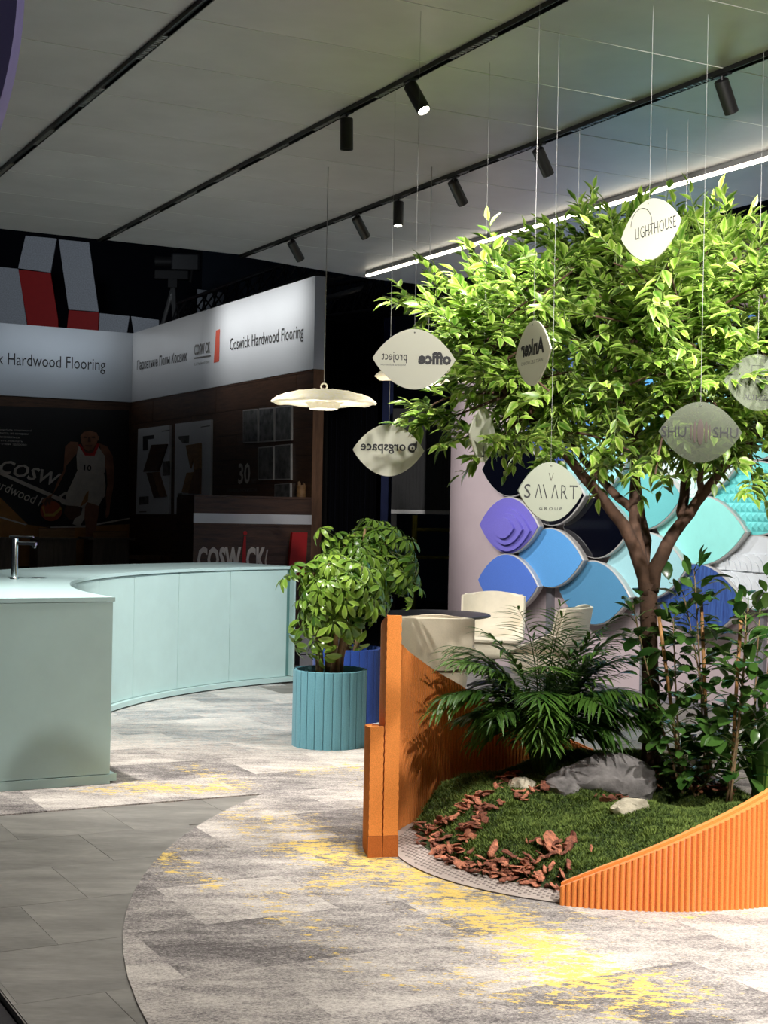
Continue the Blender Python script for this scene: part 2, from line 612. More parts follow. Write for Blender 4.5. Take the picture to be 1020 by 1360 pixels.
def lettering(s, O, X, Y, size, m, parent, bold=0.0, xs=1.0, mirror=False, align='CENTER', shear=0.0, spacing=1.0, name='lettering', fit=None):
    """text lying on the plane through O with text axes X, Y"""
    v, f = text_mesh(s, size, bold, xs, align=align, spacing=spacing)
    if not v:
        return None
    if fit:
        x0, x1 = min(p.x for p in v), max(p.x for p in v)
        y0, y1 = min(p.y for p in v), max(p.y for p in v)
        cx_, cy_ = (x0 + x1) / 2, (y0 + y1) / 2
        kx = fit[0] / (x1 - x0)
        ky = fit[1] / (y1 - y0) if fit[1] else kx
        v = [Vector(((p.x - cx_) * kx, (p.y - cy_) * ky, 0)) for p in v]
    sg = -1 if mirror else 1
    w = [Vector(O) + X * (sg * (p.x + shear * p.y)) + Y * p.y for p in v]
    return mk(name, w, f, m, parent)


def dup(root, loc, rz, label=None, group=None):
    r_ = root.copy()
    COL.objects.link(r_)
    r_.location = loc
    r_.rotation_euler = (0, 0, rz)
    if label:
        r_['label'] = label
    if group:
        r_['group'] = group
    for ch in list(root.children):
        c = ch.copy()
        COL.objects.link(c)
        c.parent = r_
        for g_ in list(ch.children):
            d = g_.copy()
            COL.objects.link(d)
            d.parent = c
    return r_


def place(o, loc, rz):
    o.location = loc
    o.rotation_euler = (0, 0, rz)


exec_parts = []
# ================================================================== SETTING
# ---- dark floor of the exhibition hall and its drapes
mb = MB().box((-40, -6, -0.10), (80, 0, 0), (0, 60, 0), (0, 0, 0.075))
tag(mb.obj('floor', M['hall_floor']), kind='structure')
# raised slab of the stand
V0, V1, U0, U1 = 1.08, 7.515, 0.4, 12.75
slab = MB().box(uv(U0, V0, -0.03), UD * (U1 - U0), VD * (V1 - V0), ZD * 0.027)
slab = slab.obj('floor', M['vinyl'])
tag(slab, kind='structure')

# carpet outline: everything beyond u = 7.0, plus a round bulge towards the camera
TS = 0.533
CC, CR = (3.834, 5.833), 4.783
circ = [(CC[0] + CR * math.cos(a), CC[1] + CR * math.sin(a)) for a in np.linspace(0, 2 * PI, 121)[:-1]]


def in_disc(x, y):
    return (x - CC[0]) ** 2 + (y - CC[1]) ** 2 < CR ** 2


def clip_disc(poly):
    for i in range(len(circ)):
        a, b = circ[i], circ[(i + 1) % len(circ)]
        n = (b[1] - a[1], a[0] - b[0])
        poly = clip(poly, n, n[0] * a[0] + n[1] * a[1])
        if len(poly) < 3:
            return []
    return poly


UC = 7.0       # straight near edge of the counter-side carpet
UF, VF = 8.04, 4.9   # beyond this corner lies plain floor again
# yellow bands of the carpet pattern, from the photograph's floor points
BANDS = [([(345, 1085), (420, 1130), (500, 1150), (600, 1190), (700, 1250), (770, 1300), (860, 1320)], 0.34, 1.0),
         ([(215, 1135), (245, 1165), (290, 1180)], 0.14, 0.9), ([(350, 1185), (380, 1225), (430, 1240)], 0.16, 0.8),
         ([(430, 1180), (520, 1140)], 0.2, 0.9), ([(180, 1045), (250, 1050), (300, 1048)], 0.22, 1.0), ([(250, 1020), (320, 1045)], 0.2, 0.8),
         ([(410, 1025), (480, 1020)], 0.3, 0.8), ([(440, 1000), (485, 1040), (490, 1110)], 0.2, 0.6), ([(600, 1300), (700, 1330), (830, 1350)], 0.25, 0.75),
         ([(430, 1255), (470, 1290), (570, 1310)], 0.18, 0.7), ([(120, 1050), (180, 1055)], 0.16, 0.9), ([(560, 1235), (640, 1220)], 0.18, 0.7),
         ([(745, 1215), (830, 1225), (1000, 1215)], 0.10, 0.75)]
BANDS = [([onz(x, y, 0) for x, y in pts], w, s) for pts, w, s in BANDS]


def band(x, y):
    best = 0.0
    for pts, w, s in BANDS:
        for a, b in zip(pts[:-1], pts[1:]):
            dx, dy = b.x - a.x, b.y - a.y
            k = max(0, min(1, ((x - a.x) * dx + (y - a.y) * dy) / (dx * dx + dy * dy)))
            d = math.hypot(x - a.x - dx * k, y - a.y - dy * k)
            best = max(best, s * max(0, 1 - d / w * 0.6))
    return best


def mesh_attr(me, name, vals):
    at_ = me.attributes.new(name, 'FLOAT', 'POINT')
    at_.data.foreach_set('value', np.asarray(vals, dtype=np.float32))


PCX, PCY = 1.062, 6.495          # centre of the round planter
carpet = thing('carpet', 'grey carpet of square tiles with yellow flecks and round edge', 'carpet', (1.5, 8.0, 0.0))
Z0, ZT = 0.0, 0.007
ncell = 5
k_u0, k_u1 = int(U0 / TS), int(U1 / TS) + 1
for iu in range(k_u0, k_u1):
    for iv in range(0, 14):
        ua = UC + (iu - 13) * TS
        va = V0 + 0.02 + (iv - 0) * TS + (0.27 if iu % 2 else 0.0) - TS
        poly = [(ua, va), (ua + TS, va), (ua + TS, va + TS), (ua, va + TS)]
        poly = clip(clip(clip(clip(poly, (0, -1), -(V0 + 0.005)), (0, 1), V1), (1, 0), U1), (-1, 0), -U0)
        if len(poly) < 3 or area(poly) < 0.002:
            continue
        cu_, cv_ = sum(q[0] for q in poly) / len(poly), sum(q[1] for q in poly) / len(poly)
        w = uv(cu_, cv_)
        if w.y < 3.2 or w.x < -3.4 or (w.y < 12 and abs(w.x) > w.y * 0.36 + 0.5):
            continue
        straight = ua > UC - 0.01
        far = cu_ > UF and cv_ > VF
        world = [tuple(uv(a, b)[:2]) for a, b in poly]
        if straight and far:
            cl = []
        elif straight:
            cl = world
        else:
            cl = clip_disc(world)
        if len(cl) >= 3 and area(cl) > 0.00003:
            # tile with an inner grid so that its pattern can follow the bands
            shade = random.choice([-0.07, -0.04, 0.0, 0.02, 0.04, 0.06])
            inset = 0.0002
            mid_ = Vector((sum(q[0] for q in cl) / len(cl), sum(q[1] for q in cl) / len(cl), 0))
            me_v, me_f = [], []
            if len(cl) == 4 and area(cl) > TS * TS * 0.98:
                A_, B_, C_, D_ = [Vector((q[0], q[1], ZT)) for q in cl]
                sh = 1 - inset / TS * 2
                A_, B_, C_, D_ = [Vector((mid_.x, mid_.y, ZT)) + (q - Vector((mid_.x, mid_.y, ZT))) * sh for q in (A_, B_, C_, D_)]
                for i in range(ncell + 1):
                    for j in range(ncell + 1):
                        a_ = A_.lerp(B_, i / ncell)
                        b_ = D_.lerp(C_, i / ncell)
                        me_v.append(a_.lerp(b_, j / ncell))
                for i in range(ncell):
                    for j in range(ncell):
                        q = i * (ncell + 1) + j
                        me_f.append((q, q + ncell + 1, q + ncell + 2, q + 1))
                ring_ = [A_, B_, C_, D_]
            else:
                ring_ = [Vector((q[0], q[1], ZT)) for q in cl]
                ring_ = [q + (Vector((mid_.x, mid_.y, ZT)) - q).normalized() * inset for q in ring_]
                me_v = ring_ + [Vector((mid_.x, mid_.y, ZT))]
                me_f = [(i, (i + 1) % len(ring_), len(ring_)) for i in range(len(ring_))]
            b0 = len(me_v)
            me_v += [q.copy() for q in ring_] + [Vector((q.x, q.y, Z0)) for q in ring_]
            nr = len(ring_)
            me_f += [(b0 + i, b0 + nr + i, b0 + nr + (i + 1) % nr, b0 + (i + 1) % nr) for i in range(nr)]
            o = mk('carpet_tile', me_v, me_f, M['carpet'], carpet)
            bm_ = bmesh.new(); bm_.from_mesh(o.data)
            bmesh.ops.recalc_face_normals(bm_, faces=bm_.faces)
            bm_.to_mesh(o.data); bm_.free()
            for p_ in o.data.polygons:
                pass
            mesh_attr(o.data, 'yellow', [band(q.x, q.y) for q in me_v])
            mesh_attr(o.data, 'shade', [shade + (0.08 if w.y > 8.3 else 0.0)] * len(me_v))
            mesh_attr(o.data, 'blue', [max(0, min(1, (q.y - 8.0) / 1.5)) for q in me_v])
        if not (len(cl) >= 3 and area(cl) > area(world) * 0.97):
            if not straight or far:
                g = 0.0009
                cA = uv(cu_, cv_)
                sh = 1 - g / TS * 2
                top = [cA + (Vector((q[0], q[1], 0)) - cA) * sh for q in world]
                nz = random.uniform(0, 0.0006)
                m_ = MB().prism([Vector((q.x, q.y, -0.003)) for q in top], ZD * (0.003 + nz))
                m_.obj('floor_tile', M['vinyl'], slab)

# ---- ceiling
cz = CEIL
cback = [(uv(10.35, 1.0), uv(10.30, 3.6)), (uv(10.28, 3.6), uv(10.74, 5.6)), (uv(10.74, 5.6), uv(10.8, 6.19))]
roof = MB().box(uv(-1.0, 0.0, cz + 0.014), UD * 11.3, VD * 6.17, ZD * 0.04).obj('ceiling', M['dark'])
tag(roof, kind='structure')
TRK = [1.965, 3.11, 4.225]
cuts = [0.02] + TRK + [6.19]
PU = 0.607
UB = 10.31 - PU * 17
for i in range(17):
    for j in range(len(cuts) - 1):
        ua, ub = UB + i * PU, UB + (i + 1) * PU
        va, vb = cuts[j], cuts[j + 1]
        g = 0.003
        u1 = ub - g
        poly = [uv(ua + g, va + g), uv(u1, va + g), uv(u1, vb - g), uv(ua + g, vb - g)]
        if i == 16 and j == 3:
            poly = [uv(ua + g, va + g), uv(u1 + 0.06, va + g), uv(u1 + 0.44, 5.6), uv(u1 + 0.46, vb - g), uv(ua + g, vb - g)]
        MB().prism([Vector((q.x, q.y, cz)) for q in poly], ZD * 0.012).obj('ceiling_panel', M['ceiling'], roof)
    if i:
        MB().box(uv(UB + i * PU - 0.002, 0.03, cz - 0.0015), UD * 0.004, VD * 6.15, ZD * 0.006).obj('seam_strip', M['seam'], roof)

# ---- ceiling tracks with black channel and louvred inserts
OC = ['leftmost black ceiling track running back above the counter', 'black ceiling track crossing the middle with a lit spot head',
      'right black ceiling track with five tilted spot heads']
for k, vt in enumerate(TRK):
    tr_ = thing('ceiling_track', OC[k], 'track', uv(6, vt, cz))
    L0, L1 = 0.6, 10.33
    m_ = MB()
    m_.box(uv(L0, vt - 0.018, cz - 0.022), UD * (L1 - L0), VD * 0.004, ZD * 0.0215)
    m_.box(uv(L0, vt + 0.014, cz - 0.022), UD * (L1 - L0), VD * 0.004, ZD * 0.0215)
    m_.box(uv(L0, vt - 0.014, cz - 0.006), UD * (L1 - L0), VD * 0.028, ZD * 0.0055)
    m_.obj('channel', M['black'], tr_)
    u_ = 4.75 + (0.2 if k else 0.05)
    while u_ < 10.0:
        g_ = MB()
        for q in range(14):
            g_.box(uv(u_ + q * 0.026, vt - 0.011, cz - 0.0205), UD * 0.011, VD * 0.022, ZD * 0.012)
        g_.obj('louvre_insert', M['grille'], tr_)
        u_ += 0.86 if k == 0 else 0.68

# ---- spot heads
def spot_head(px, py, vt, tilt, label, lit, power, ang=40, target=None):
    """cylinder head under a track; tilt is the direction its lens looks"""
    p_ = hit(px, py, ZD, cz - 0.02)
    u_ = p_.x * UX + p_.y * UY
    top = uv(u_, vt, cz - 0.02)
    h_ = thing('track_spotlight', label, 'spotlight', top, 'track spotlights')
    MB().tube([top + ZD * 0.012, top - ZD * 0.035], 0.007, 10).obj('pivot', M['black'], h_, True, sharp=40)
    MB().cbox(top - ZD * 0.002, 0.10, 0.026, 0.012, UD, VD).obj('adapter', M['black'], h_)
    d = Vector(tilt).normalized()
    c0 = top - ZD * 0.035 - d * 0.012
    A = d.cross(Vector((0.3, 1, 0.1))).normalized()
    B = d.cross(A)
    Lh, R_ = 0.152, 0.032
    MB().lathe([(0.001, 0), (R_ - 0.004, 0), (R_, 0.004), (R_, Lh), (R_ - 0.004, Lh), (R_ - 0.006, Lh - 0.02)], c0, 24, False, A, B, d).obj('housing', M['black'], h_, True, sharp=40)
    MB().lathe([(0.0005, Lh - 0.012), (R_ - 0.0055, Lh - 0.012)] if not lit else [(0.0005, Lh + 0.004), (R_ - 0.014, Lh + 0.001), (R_ - 0.006, Lh - 0.008)], c0, 24, True, A, B, d).obj('lens', M['lens'] if lit else M['lens_off'], h_, True)
    e = c0 + d * (Lh + 0.02)
    if power:
        lamp_light('SPOT', e, Vector(target) if target is not None else e + d, power, WARM, 0.03, ang, 0.6)


RT = VD
spot_head(458, 150, TRK[1], (0.02, 0.10, -1), 'straight-down black spotlight on the middle ceiling track', False, 150, 54)
spot_head(538, 104, TRK[1], (0.42, -0.35, -0.85), 'glowing tilted spotlight on the middle ceiling track', True, 240, 70, uv(5.3, 3.8, 0.0))
spot_head(391, 317, TRK[2], (0.45, 0.5, -0.75), 'farthest tilted black spotlight, nearest the back ceiling edge', False, 210, 60, uv(10.6, 7.5, 1.2))
spot_head(475, 284, TRK[2], (0.45, 0.5, -0.75), 'second farthest tilted black spotlight on the right track', False, 210, 60, uv(9.6, 7.5, 1.3))
spot_head(525, 262, TRK[2], (0.0, -0.05, -1), 'straight-down spotlight with glowing lens on the right track', True, 200, 70)
spot_head(603, 235, TRK[2], (0.45, 0.5, -0.75), 'tilted black spotlight just right of the glowing right-track one', False, 180, 60, uv(9.0, 7.5, 1.4))
spot_head(710, 191, TRK[2], (0.45, 0.5, -0.75), 'tilted black spotlight above the middle of the light strip', False, 150, 60, uv(8.3, 7.4, 1.2))
spot_head(944, 96, TRK[2], (0.42, 0.42, -0.8), 'nearest tilted black spotlight, top right of the ceiling', False, 90, 60, uv(7.8, 7.5, 2.2))

# ---- LED strip
ls = thing('light_strip', 'long glowing white linear light under the ceiling above the tree', 'light', uv(7, 5.37, cz))
MB().box(uv(3.5, 5.352, cz - 0.03), UD * 6.92, VD * 0.036, ZD * 0.0295).obj('housing', M['grille'], ls)
MB().box(uv(3.5, 5.355, cz - 0.044), UD * 6.92, VD * 0.030, ZD * 0.014).obj('diffuser', M['led'], ls)

# ---- taupe wall on the right
WV = 7.53
WN = -VD
wl = hit(597, 700, VD, WV)
WU1 = wl.x * UX + wl.y * UY
wall = MB().box(uv(3.0, WV, -0.003), UD * (WU1 - 3.0), VD * 0.12, ZD * 3.76).obj('wall_right', M['lilac'])
tag(wall, kind='structure')
bb = MB().box(uv(3.0, WV - 0.014, 0), UD * (WU1 - 3.0), VD * 0.013, ZD * 0.055).obj('baseboard_right', M['post'])
tag(bb, kind='structure')

# ---- hall behind: drapes far back
tag(MB().box(uv(33, -26, -0.03), VD * 60, UD * 0.2, ZD * 12).obj('wall_back', M['navycloth']), kind='structure')
tag(MB().box(uv(-4, 12.5, -0.03), UD * 37, VD * 0.2, ZD * 12).obj('wall_hall_right', mat('blue_grey_hall_wall', (92, 104, 124), 0.8, 0.1, 1.0)), kind='structure')
# ================================================================== MINT COUNTER
CN = (1.61, 9.80)
RI, RO, CH = 3.66, 4.58, 1.013
A0, A1 = math.radians(213.0), math.radians(130.9)


def cp(r, a, z):
    return Vector((CN[0] + r * math.cos(a), CN[1] + r * math.sin(a), z))


FC = Vector((-1.56, 7.74, 0))            # near corner of the counter, front plane runs along v
DN = Vector((-1.55, 7.735, 0))


def to_front(r):
    """angle where radius r meets the flat front face"""
    best, ba = 9, A0
    for a in np.linspace(math.radians(195), math.radians(222), 400):
        q = cp(r, a, 0)
        d = abs((q - FC).dot(UD))
        if d < best:
            best, ba = d, a
    return ba


def sector(r0, r1, z0, z1, n=48, trim=0.0, a_end=A1):
    mb = MB()
    ai, ao = to_front(r0), to_front(r1)
    rg = []
    for k in range(n + 1):
        t_ = k / n
        a_i = ai + (a_end - ai) * t_
        a_o = ao + (a_end - ao) * t_
        rg.append([cp(r0, a_i, z0) + UD * (trim * (1 - t_)), cp(r1, a_o, z0) + UD * (trim * (1 - t_)), cp(r1, a_o, z1) + UD * (trim * (1 - t_)), cp(r0, a_i, z1) + UD * (trim * (1 - t_))])
    mb.rings(rg, True)
    return mb


ctr = thing('curved_counter', 'pale mint curved bar counter with flat end panel and door seams', 'counter', cp(4.1, math.radians(170), 0))
sector(RI + 0.03, RO - 0.03, 0.06, CH - 0.026, trim=0.02).obj('carcass', M['mint_gap'], ctr)
tp = sector(RI - 0.012, RO, CH - 0.024, CH, trim=-0.006)
tp.obj('worktop', M['mint_top'], ctr, True, sharp=30)
sector(RI - 0.045, RI + 0.25, 0.018, 0.056, trim=0.02).obj('plinth', M['mint'], ctr, True, sharp=30)
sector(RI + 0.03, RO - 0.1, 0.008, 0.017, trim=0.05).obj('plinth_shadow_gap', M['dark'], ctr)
# flat front end panel facing the camera
fi = cp(RI, to_front(RI), 0)
fo = cp(RO, to_front(RO), 0)
MB().box(fi + ZD * 0.062 - UD * 0.004, fo - fi, UD * 0.022, ZD * (CH - 0.024 - 0.062 - 0.003)).obj('end_panel', M['mint'], ctr)
MB().box(fi + ZD * 0.009 - UD * 0.008, fo - fi, UD * 0.03, ZD * 0.048).obj('end_kickboard', M['mint'], ctr)
# doors round the concave side
d0 = math.radians(131.7)
da = math.radians(10.15)
edges = [d0 + da * k for k in range(0, 8)]
edges.append(to_front(RI) - 0.005)
for k in range(len(edges) - 1):
    a_, b_ = edges[k], edges[k + 1]
    if b_ - a_ < 0.01:
        continue
    g = 0.0009
    mb = MB()
    rg = []
    for q in range(9):
        a = a_ + g + (b_ - a_ - 2 * g) * q / 8
        rg.append([cp(RI, a, 0.06), cp(RI + 0.02, a, 0.06), cp(RI + 0.02, a, CH - 0.03), cp(RI, a, CH - 0.03)])
    mb.rings(rg, True)
    dr = mb.obj('door', M['mint'], ctr, True, sharp=30)
    if k == 4:
        # vent slots in the door next to the end panel
        for zz in (0.79, 0.15):
            vm = MB()
            for q in range(4):
                am, hw = math.radians(174.6), 0.009
                vm.rings([[cp(RI - 0.002, am + s * hw, zz + q * 0.022), cp(RI + 0.004, am + s * hw, zz + q * 0.022), cp(RI + 0.004, am + s * hw, zz + q * 0.022 + 0.008), cp(RI - 0.002, am + s * hw, zz + q * 0.022 + 0.008)] for s in (-1, 1)], True)
            vm.obj('vent_slot', M['mint_gap'], dr)
ea = A1 + 0.0005
MB().box(cp(RI - 0.03, ea, 0.06), cp(RI + 0.4, ea, 0) - cp(RI - 0.03, ea, 0), Vector((math.sin(ea), -math.cos(ea), 0)) * 0.02, ZD * (CH - 0.09)).obj('side_panel', M['mint'], ctr)

# chrome tap and sink ring
tpz = CH + 0.0005
tb = onz(19, 769, tpz)
tap = thing('faucet', 'tall chrome faucet standing on the mint counter top', 'faucet', tb)
MB().lathe([(0.001, 0.0), (0.03, 0.0), (0.03, 0.006), (0.027, 0.012)], tb, 24, True).obj('base_flange', M['chrome'], tap, True, sharp=40)
MB().lathe([(0.022, 0.01), (0.022, 0.262), (0.020, 0.268), (0.001, 0.268)], tb, 24, False).obj('body', M['chrome'], tap, True, sharp=40)
sd = Vector((0.97, -0.2, 0)).normalized()
sn = Vector((-sd.y, sd.x, 0))
MB().bev(tb + ZD * 0.236 + sd * 0.07, 0.16, 0.03, 0.024, sd, sn, ZD - sd * 0.0, 0.005).obj('spout', M['chrome'], tap)
MB().lathe([(0.001, 0), (0.011, 0), (0.011, 0.02)], tb + sd * 0.138 + ZD * 0.206, 16, True).obj('aerator', M['chrome'], tap, True, sharp=40)
MB().bev(tb + ZD * 0.279 + sd * 0.045, 0.17, 0.026, 0.012, sd, sn, ZD, 0.004).obj('lever', M['chrome'], tap)
db = onz(51, 768, tpz)
dn = thing('drain_ring', 'small round chrome sink drain set in the mint worktop', 'drain', db)
MB().lathe([(0.062, 0), (0.062, 0.003), (0.052, 0.006), (0.046, 0.003), (0.046, 0.0)], db, 32, False).obj('ring', M['chrome'], dn, True, sharp=50)
MB().lathe([(0.001, 0.0), (0.046, 0.0), (0.04, 0.002), (0.001, 0.003)], db, 32, False).obj('strainer', M['dark'], dn, True)

# ================================================================== FOLIAGE TOOLS
def leaf_shape(w, segs, fold=0.25, droop=0.25, stem=0.0, pw=1.0, tint=0.5, curl=0.0):
    """unit-length leaf along +Y; returns verts, faces, rim, tint"""
    v, f, rim = [], [], []
    for i, (t_, h_) in enumerate(segs):
        y = stem + t_ * (1 - stem)
        z = -droop * t_ * t_
        v += [(-h_ * w, y, z + h_ * w * fold), (0, y, z), (h_ * w, y, z + h_ * w * fold)]
        rim += [1, 0, 1]
    for i in range(len(segs) - 1):
        a, b = 3 * i, 3 * i + 3
        f += [(a, a + 1, b + 1, b), (a + 1, a + 2, b + 2, b + 1)]
    if stem:
        n = len(v)
        v += [(-0.008, 0, 0), (0.008, 0, 0)]
        rim += [0, 0]
        f.append((n, n + 1, 1))
    return np.array(v, float), f, np.array(rim, float), np.full(len(v), tint)


OV = [(0, 0.03), (0.14, 0.62), (0.38, 1.0), (0.66, 0.72), (0.87, 0.28), (1, 0.02)]        # pointed ovate
OB = [(0, 0.05), (0.16, 0.5), (0.42, 0.95), (0.68, 1.0), (0.88, 0.62), (1, 0.06)]         # rounded, camellia
LN = [(0, 0.1), (0.2, 0.8), (0.5, 1.0), (0.8, 0.55), (1, 0.03)]                           # lance


def shape_mesh(name, sh, m):
    v, f, rim, tint = sh
    me = mesh_of(name, v, f, m, True)
    mesh_attr(me, 'rim', rim)
    mesh_attr(me, 'tint', tint)
    return me


def merged_shape(shapes):
    V, F, Rm, T = [], [], [], []
    b = 0
    for v, f, r_, t_ in shapes:
        V.append(v)
        F += [tuple(i + b for i in q) for q in f]
        Rm.append(r_)
        T.append(t_)
        b += len(v)
    return np.concatenate(V), F, np.concatenate(Rm), np.concatenate(T)


def frame(p, d, up, s, roll=0.0):
    """matrix that puts unit leaf +Y along d at p, size s"""
    d = Vector(d).normalized()
    x = d.cross(Vector(up))
    if x.length < 1e-4:
        x = d.cross(Vector((1, 0, 0.2)))
    x.normalize()
    z = x.cross(d)
    if roll:
        c_, s_ = math.cos(roll), math.sin(roll)
        x, z = x * c_ + z * s_, z * c_ - x * s_
    return Matrix(((x.x * s, d.x * s, z.x * s, p[0]), (x.y * s, d.y * s, z.y * s, p[1]), (x.z * s, d.z * s, z.z * s, p[2]), (0, 0, 0, 1)))


def in_frame(p):
    r = Vector(p) - Vector((0, 0, EYE))
    x = CX + FPX * r.dot(RGT) / max(r.y, 0.1)
    y = CY - FPX * r.dot(UPV) / max(r.y, 0.1)
    return -10 < x < 1030 and -10 < y < 1370


def foliage(parent, name, shapes, meshes, items, m, nmax=300, rest='foliage', label=None):
    """items: (matrix, variant). nearest nmax leaves in the frame become objects, the rest one mesh"""
    order = sorted(range(len(items)), key=lambda i: (not in_frame(items[i][0].translation), items[i][0].translation.y))
    org = Matrix.Translation(-ORG[parent.name])
    for i in order[:nmax]:
        o = bpy.data.objects.new(name, meshes[items[i][1]])
        link(o, parent)
        o.matrix_basis = org @ items[i][0]
    restl = order[nmax:]
    if not restl:
        return
    V, F, Rm, T = [], [], [], []
    b = 0
    off = np.array(ORG[parent.name])
    for i in restl:
        v, f, r_, t_ = shapes[items[i][1]]
        mt = np.array(items[i][0])
        V.append(v @ mt[:3, :3].T + mt[:3, 3] - off)
        F += [tuple(k + b for k in q) for q in f]
        Rm.append(r_)
        T.append(t_)
        b += len(v)
    me = mesh_of(rest, np.concatenate(V), F, m, True)
    mesh_attr(me, 'rim', np.concatenate(Rm))
    mesh_attr(me, 'tint', np.concatenate(T))
    o = bpy.data.objects.new(rest, me)
    link(o, parent)
    o['kind'] = 'stuff'


def rv(s=1.0):
    return Vector((random.gauss(0, s), random.gauss(0, s), random.gauss(0, s)))


def bez(a, b, c, n):
    return [a.lerp(b, k / n).lerp(b.lerp(c, k / n), k / n) for k in range(n + 1)]


# ================================================================== ROUND PLANTER
PC = Vector((PCX, PCY, 0))


def pc(r, deg, z=0.0):
    a = math.radians(deg)
    return Vector((PCX + r * math.cos(a), PCY + r * math.sin(a), z))


def mrad(x, y):
    a = max(0, min(1, (y - PCY + 0.12) / 0.4))
    b = max(0, min(1, (x - PCX + 0.25) / 0.35))
    return 0.84 + 0.11 * max(a, b)


def mound(x, y):
    r = math.hypot(x - PCX, y - PCY)
    rear = max(0, min(1, (y - PCY - 0.05) / 0.75))
    rear = rear * rear * (3 - 2 * rear)
    r0 = mrad(x, y)
    k = max(0, 1 - (r / r0) ** 4.2)
    n_ = 0.030 * math.sin(5.1 * x + 1.3) * math.sin(6.3 * y + 0.4) + 0.018 * math.sin(11 * x + 2 + 3 * y) + 0.012 * math.sin(13 * y - 4 * x)
    return 0.215 * k + 0.17 * rear * (1 if r < mrad(x, y) + 0.01 else 0) + n_ * min(1, k * 3 + rear)


def on_mound(px, py):
    """point of the moss seen at this pixel"""
    r = ray(px, py)
    o = Vector((0, 0, EYE))
    best = None
    for Y in np.linspace(5.3, 7.6, 460):
        p = o + r * Y
        if math.hypot(p.x - PCX, p.y - PCY) < 0.97 and p.z <= mound(p.x, p.y):
            return p
    return onz(px, py, 0.02)


pl = thing('base_plate', 'round taupe base plate with rows of small studs under the moss', 'base plate', (PCX, PCY, ZT))
MB().lathe([(0.001, ZT), (0.985, ZT), (1.0, ZT + 0.004), (1.0, ZT + 0.006), (0.9, ZT + 0.009), (0.001, ZT + 0.009)], (PCX, PCY, 0), 96, False).obj('plate', M['plate'], pl, True, sharp=20)
st_ = MB()
for i in range(-40, 41):
    for j in range(-40, 41):
        a, b = i * 0.026, j * 0.026
        q = PC + UD * a + VD * b + ZD * (ZT + 0.0085)
        r = math.hypot(a, b)
        if 0.80 < r < 0.89 or (0.89 <= r < 0.97):
            if q.y < PCY + 0.4 and q.x < PCX + 0.1:
                z_ = ZT + (0.0088 if r < 0.9 else 0.0088 - (r - 0.9) * 0.03)
                st_.lathe([(0.0075, 0), (0.0055, 0.003), (0.0005, 0.0024)], (q.x, q.y, z_), 6, False)
s_ = st_.obj('stud', M['hole'], pl)
s_['kind'] = 'stuff'

# soil body under the moss
nr_, na_ = 26, 72
v_, f_ = [], []
for i in range(nr_ + 1):
    for j in range(na_):
        p = pc(0.5, 360 * j / na_)
        r = (mrad(p.x, p.y) - 0.004) * i / nr_
        p = pc(r, 360 * j / na_)
        v_.append((p.x, p.y, max(ZT + 0.0095, mound(p.x, p.y) - 0.004)))
for i in range(nr_):
    for j in range(na_):
        k = (j + 1) % na_
        f_.append((i * na_ + j, i * na_ + k, (i + 1) * na_ + k, (i + 1) * na_ + j))
b = len(v_)
for j in range(na_):
    p = pc(0.5, 360 * j / na_)
    p = pc(mrad(p.x, p.y) - 0.003, 360 * j / na_)
    v_.append((p.x, p.y, ZT + 0.009))
for j in range(na_):
    k = (j + 1) % na_
    f_.append((nr_ * na_ + j, nr_ * na_ + k, b + k, b + j))
moss = mk('moss_mound', v_, f_, M['moss_base'], None, True)
tag(moss, 'low mound covered in green moss inside the orange ribbed screens', 'moss', kind='stuff')
# moss blades: many tiny leaves in clumps
NB = 130000
aa = rng.uniform(0, 2 * PI, NB)
rr = 0.93 * np.sqrt(rng.uniform(0, 1, NB))
bx, by = PCX + rr * np.cos(aa), PCY + rr * np.sin(aa)
cl = np.sin(bx * 31 + np.sin(by * 23) * 2) * np.sin(by * 37 + np.sin(bx * 19) * 2)
hh = 0.007 + 0.010 * np.clip(cl, 0, 1) + 0.008 * rng.uniform(0, 1, NB)
bz = np.array([mound(x, y) for x, y in zip(bx, by)])
keep = bz > 0.03
bx, by, bz, hh, cl = bx[keep], by[keep], bz[keep], hh[keep], cl[keep]
NB = len(bx)
an = rng.uniform(0, 2 * PI, NB)
ln = rng.uniform(0.3, 1.8, NB) * hh
wd = 0.0032
base = np.stack([bx, by, bz - 0.006], 1)
sx = np.stack([np.cos(an) * wd, np.sin(an) * wd, np.zeros(NB)], 1)
tip = base + np.stack([-np.sin(an) * ln, np.cos(an) * ln, hh], 1)
vv = np.empty((NB * 3, 3))
vv[0::3], vv[1::3], vv[2::3] = base - sx, base + sx, tip
me = bpy.data.meshes.new('moss_blades')
me.vertices.add(NB * 3)
me.vertices.foreach_set('co', vv.ravel())
me.loops.add(NB * 3)
me.loops.foreach_set('vertex_index', np.arange(NB * 3))
me.polygons.add(NB)
me.polygons.foreach_set('loop_start', np.arange(0, NB * 3, 3))
me.materials.append(M['moss'])
me.update(calc_edges=True)
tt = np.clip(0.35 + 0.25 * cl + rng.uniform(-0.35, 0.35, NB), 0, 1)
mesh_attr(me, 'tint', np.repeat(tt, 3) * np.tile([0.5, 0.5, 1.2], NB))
mesh_attr(me, 'rim', np.zeros(NB * 3))
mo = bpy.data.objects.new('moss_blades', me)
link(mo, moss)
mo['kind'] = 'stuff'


# orange ribbed felt screens
def ribbed_screen(name, label, r_in, layers, deg0, deg1, height, rib, nrib):
    """layers: list of (thickness, height factor fn, matname); ribs on the inner face"""
    root = thing(name, label, 'screen', pc(r_in, deg0, ZT))
    return root


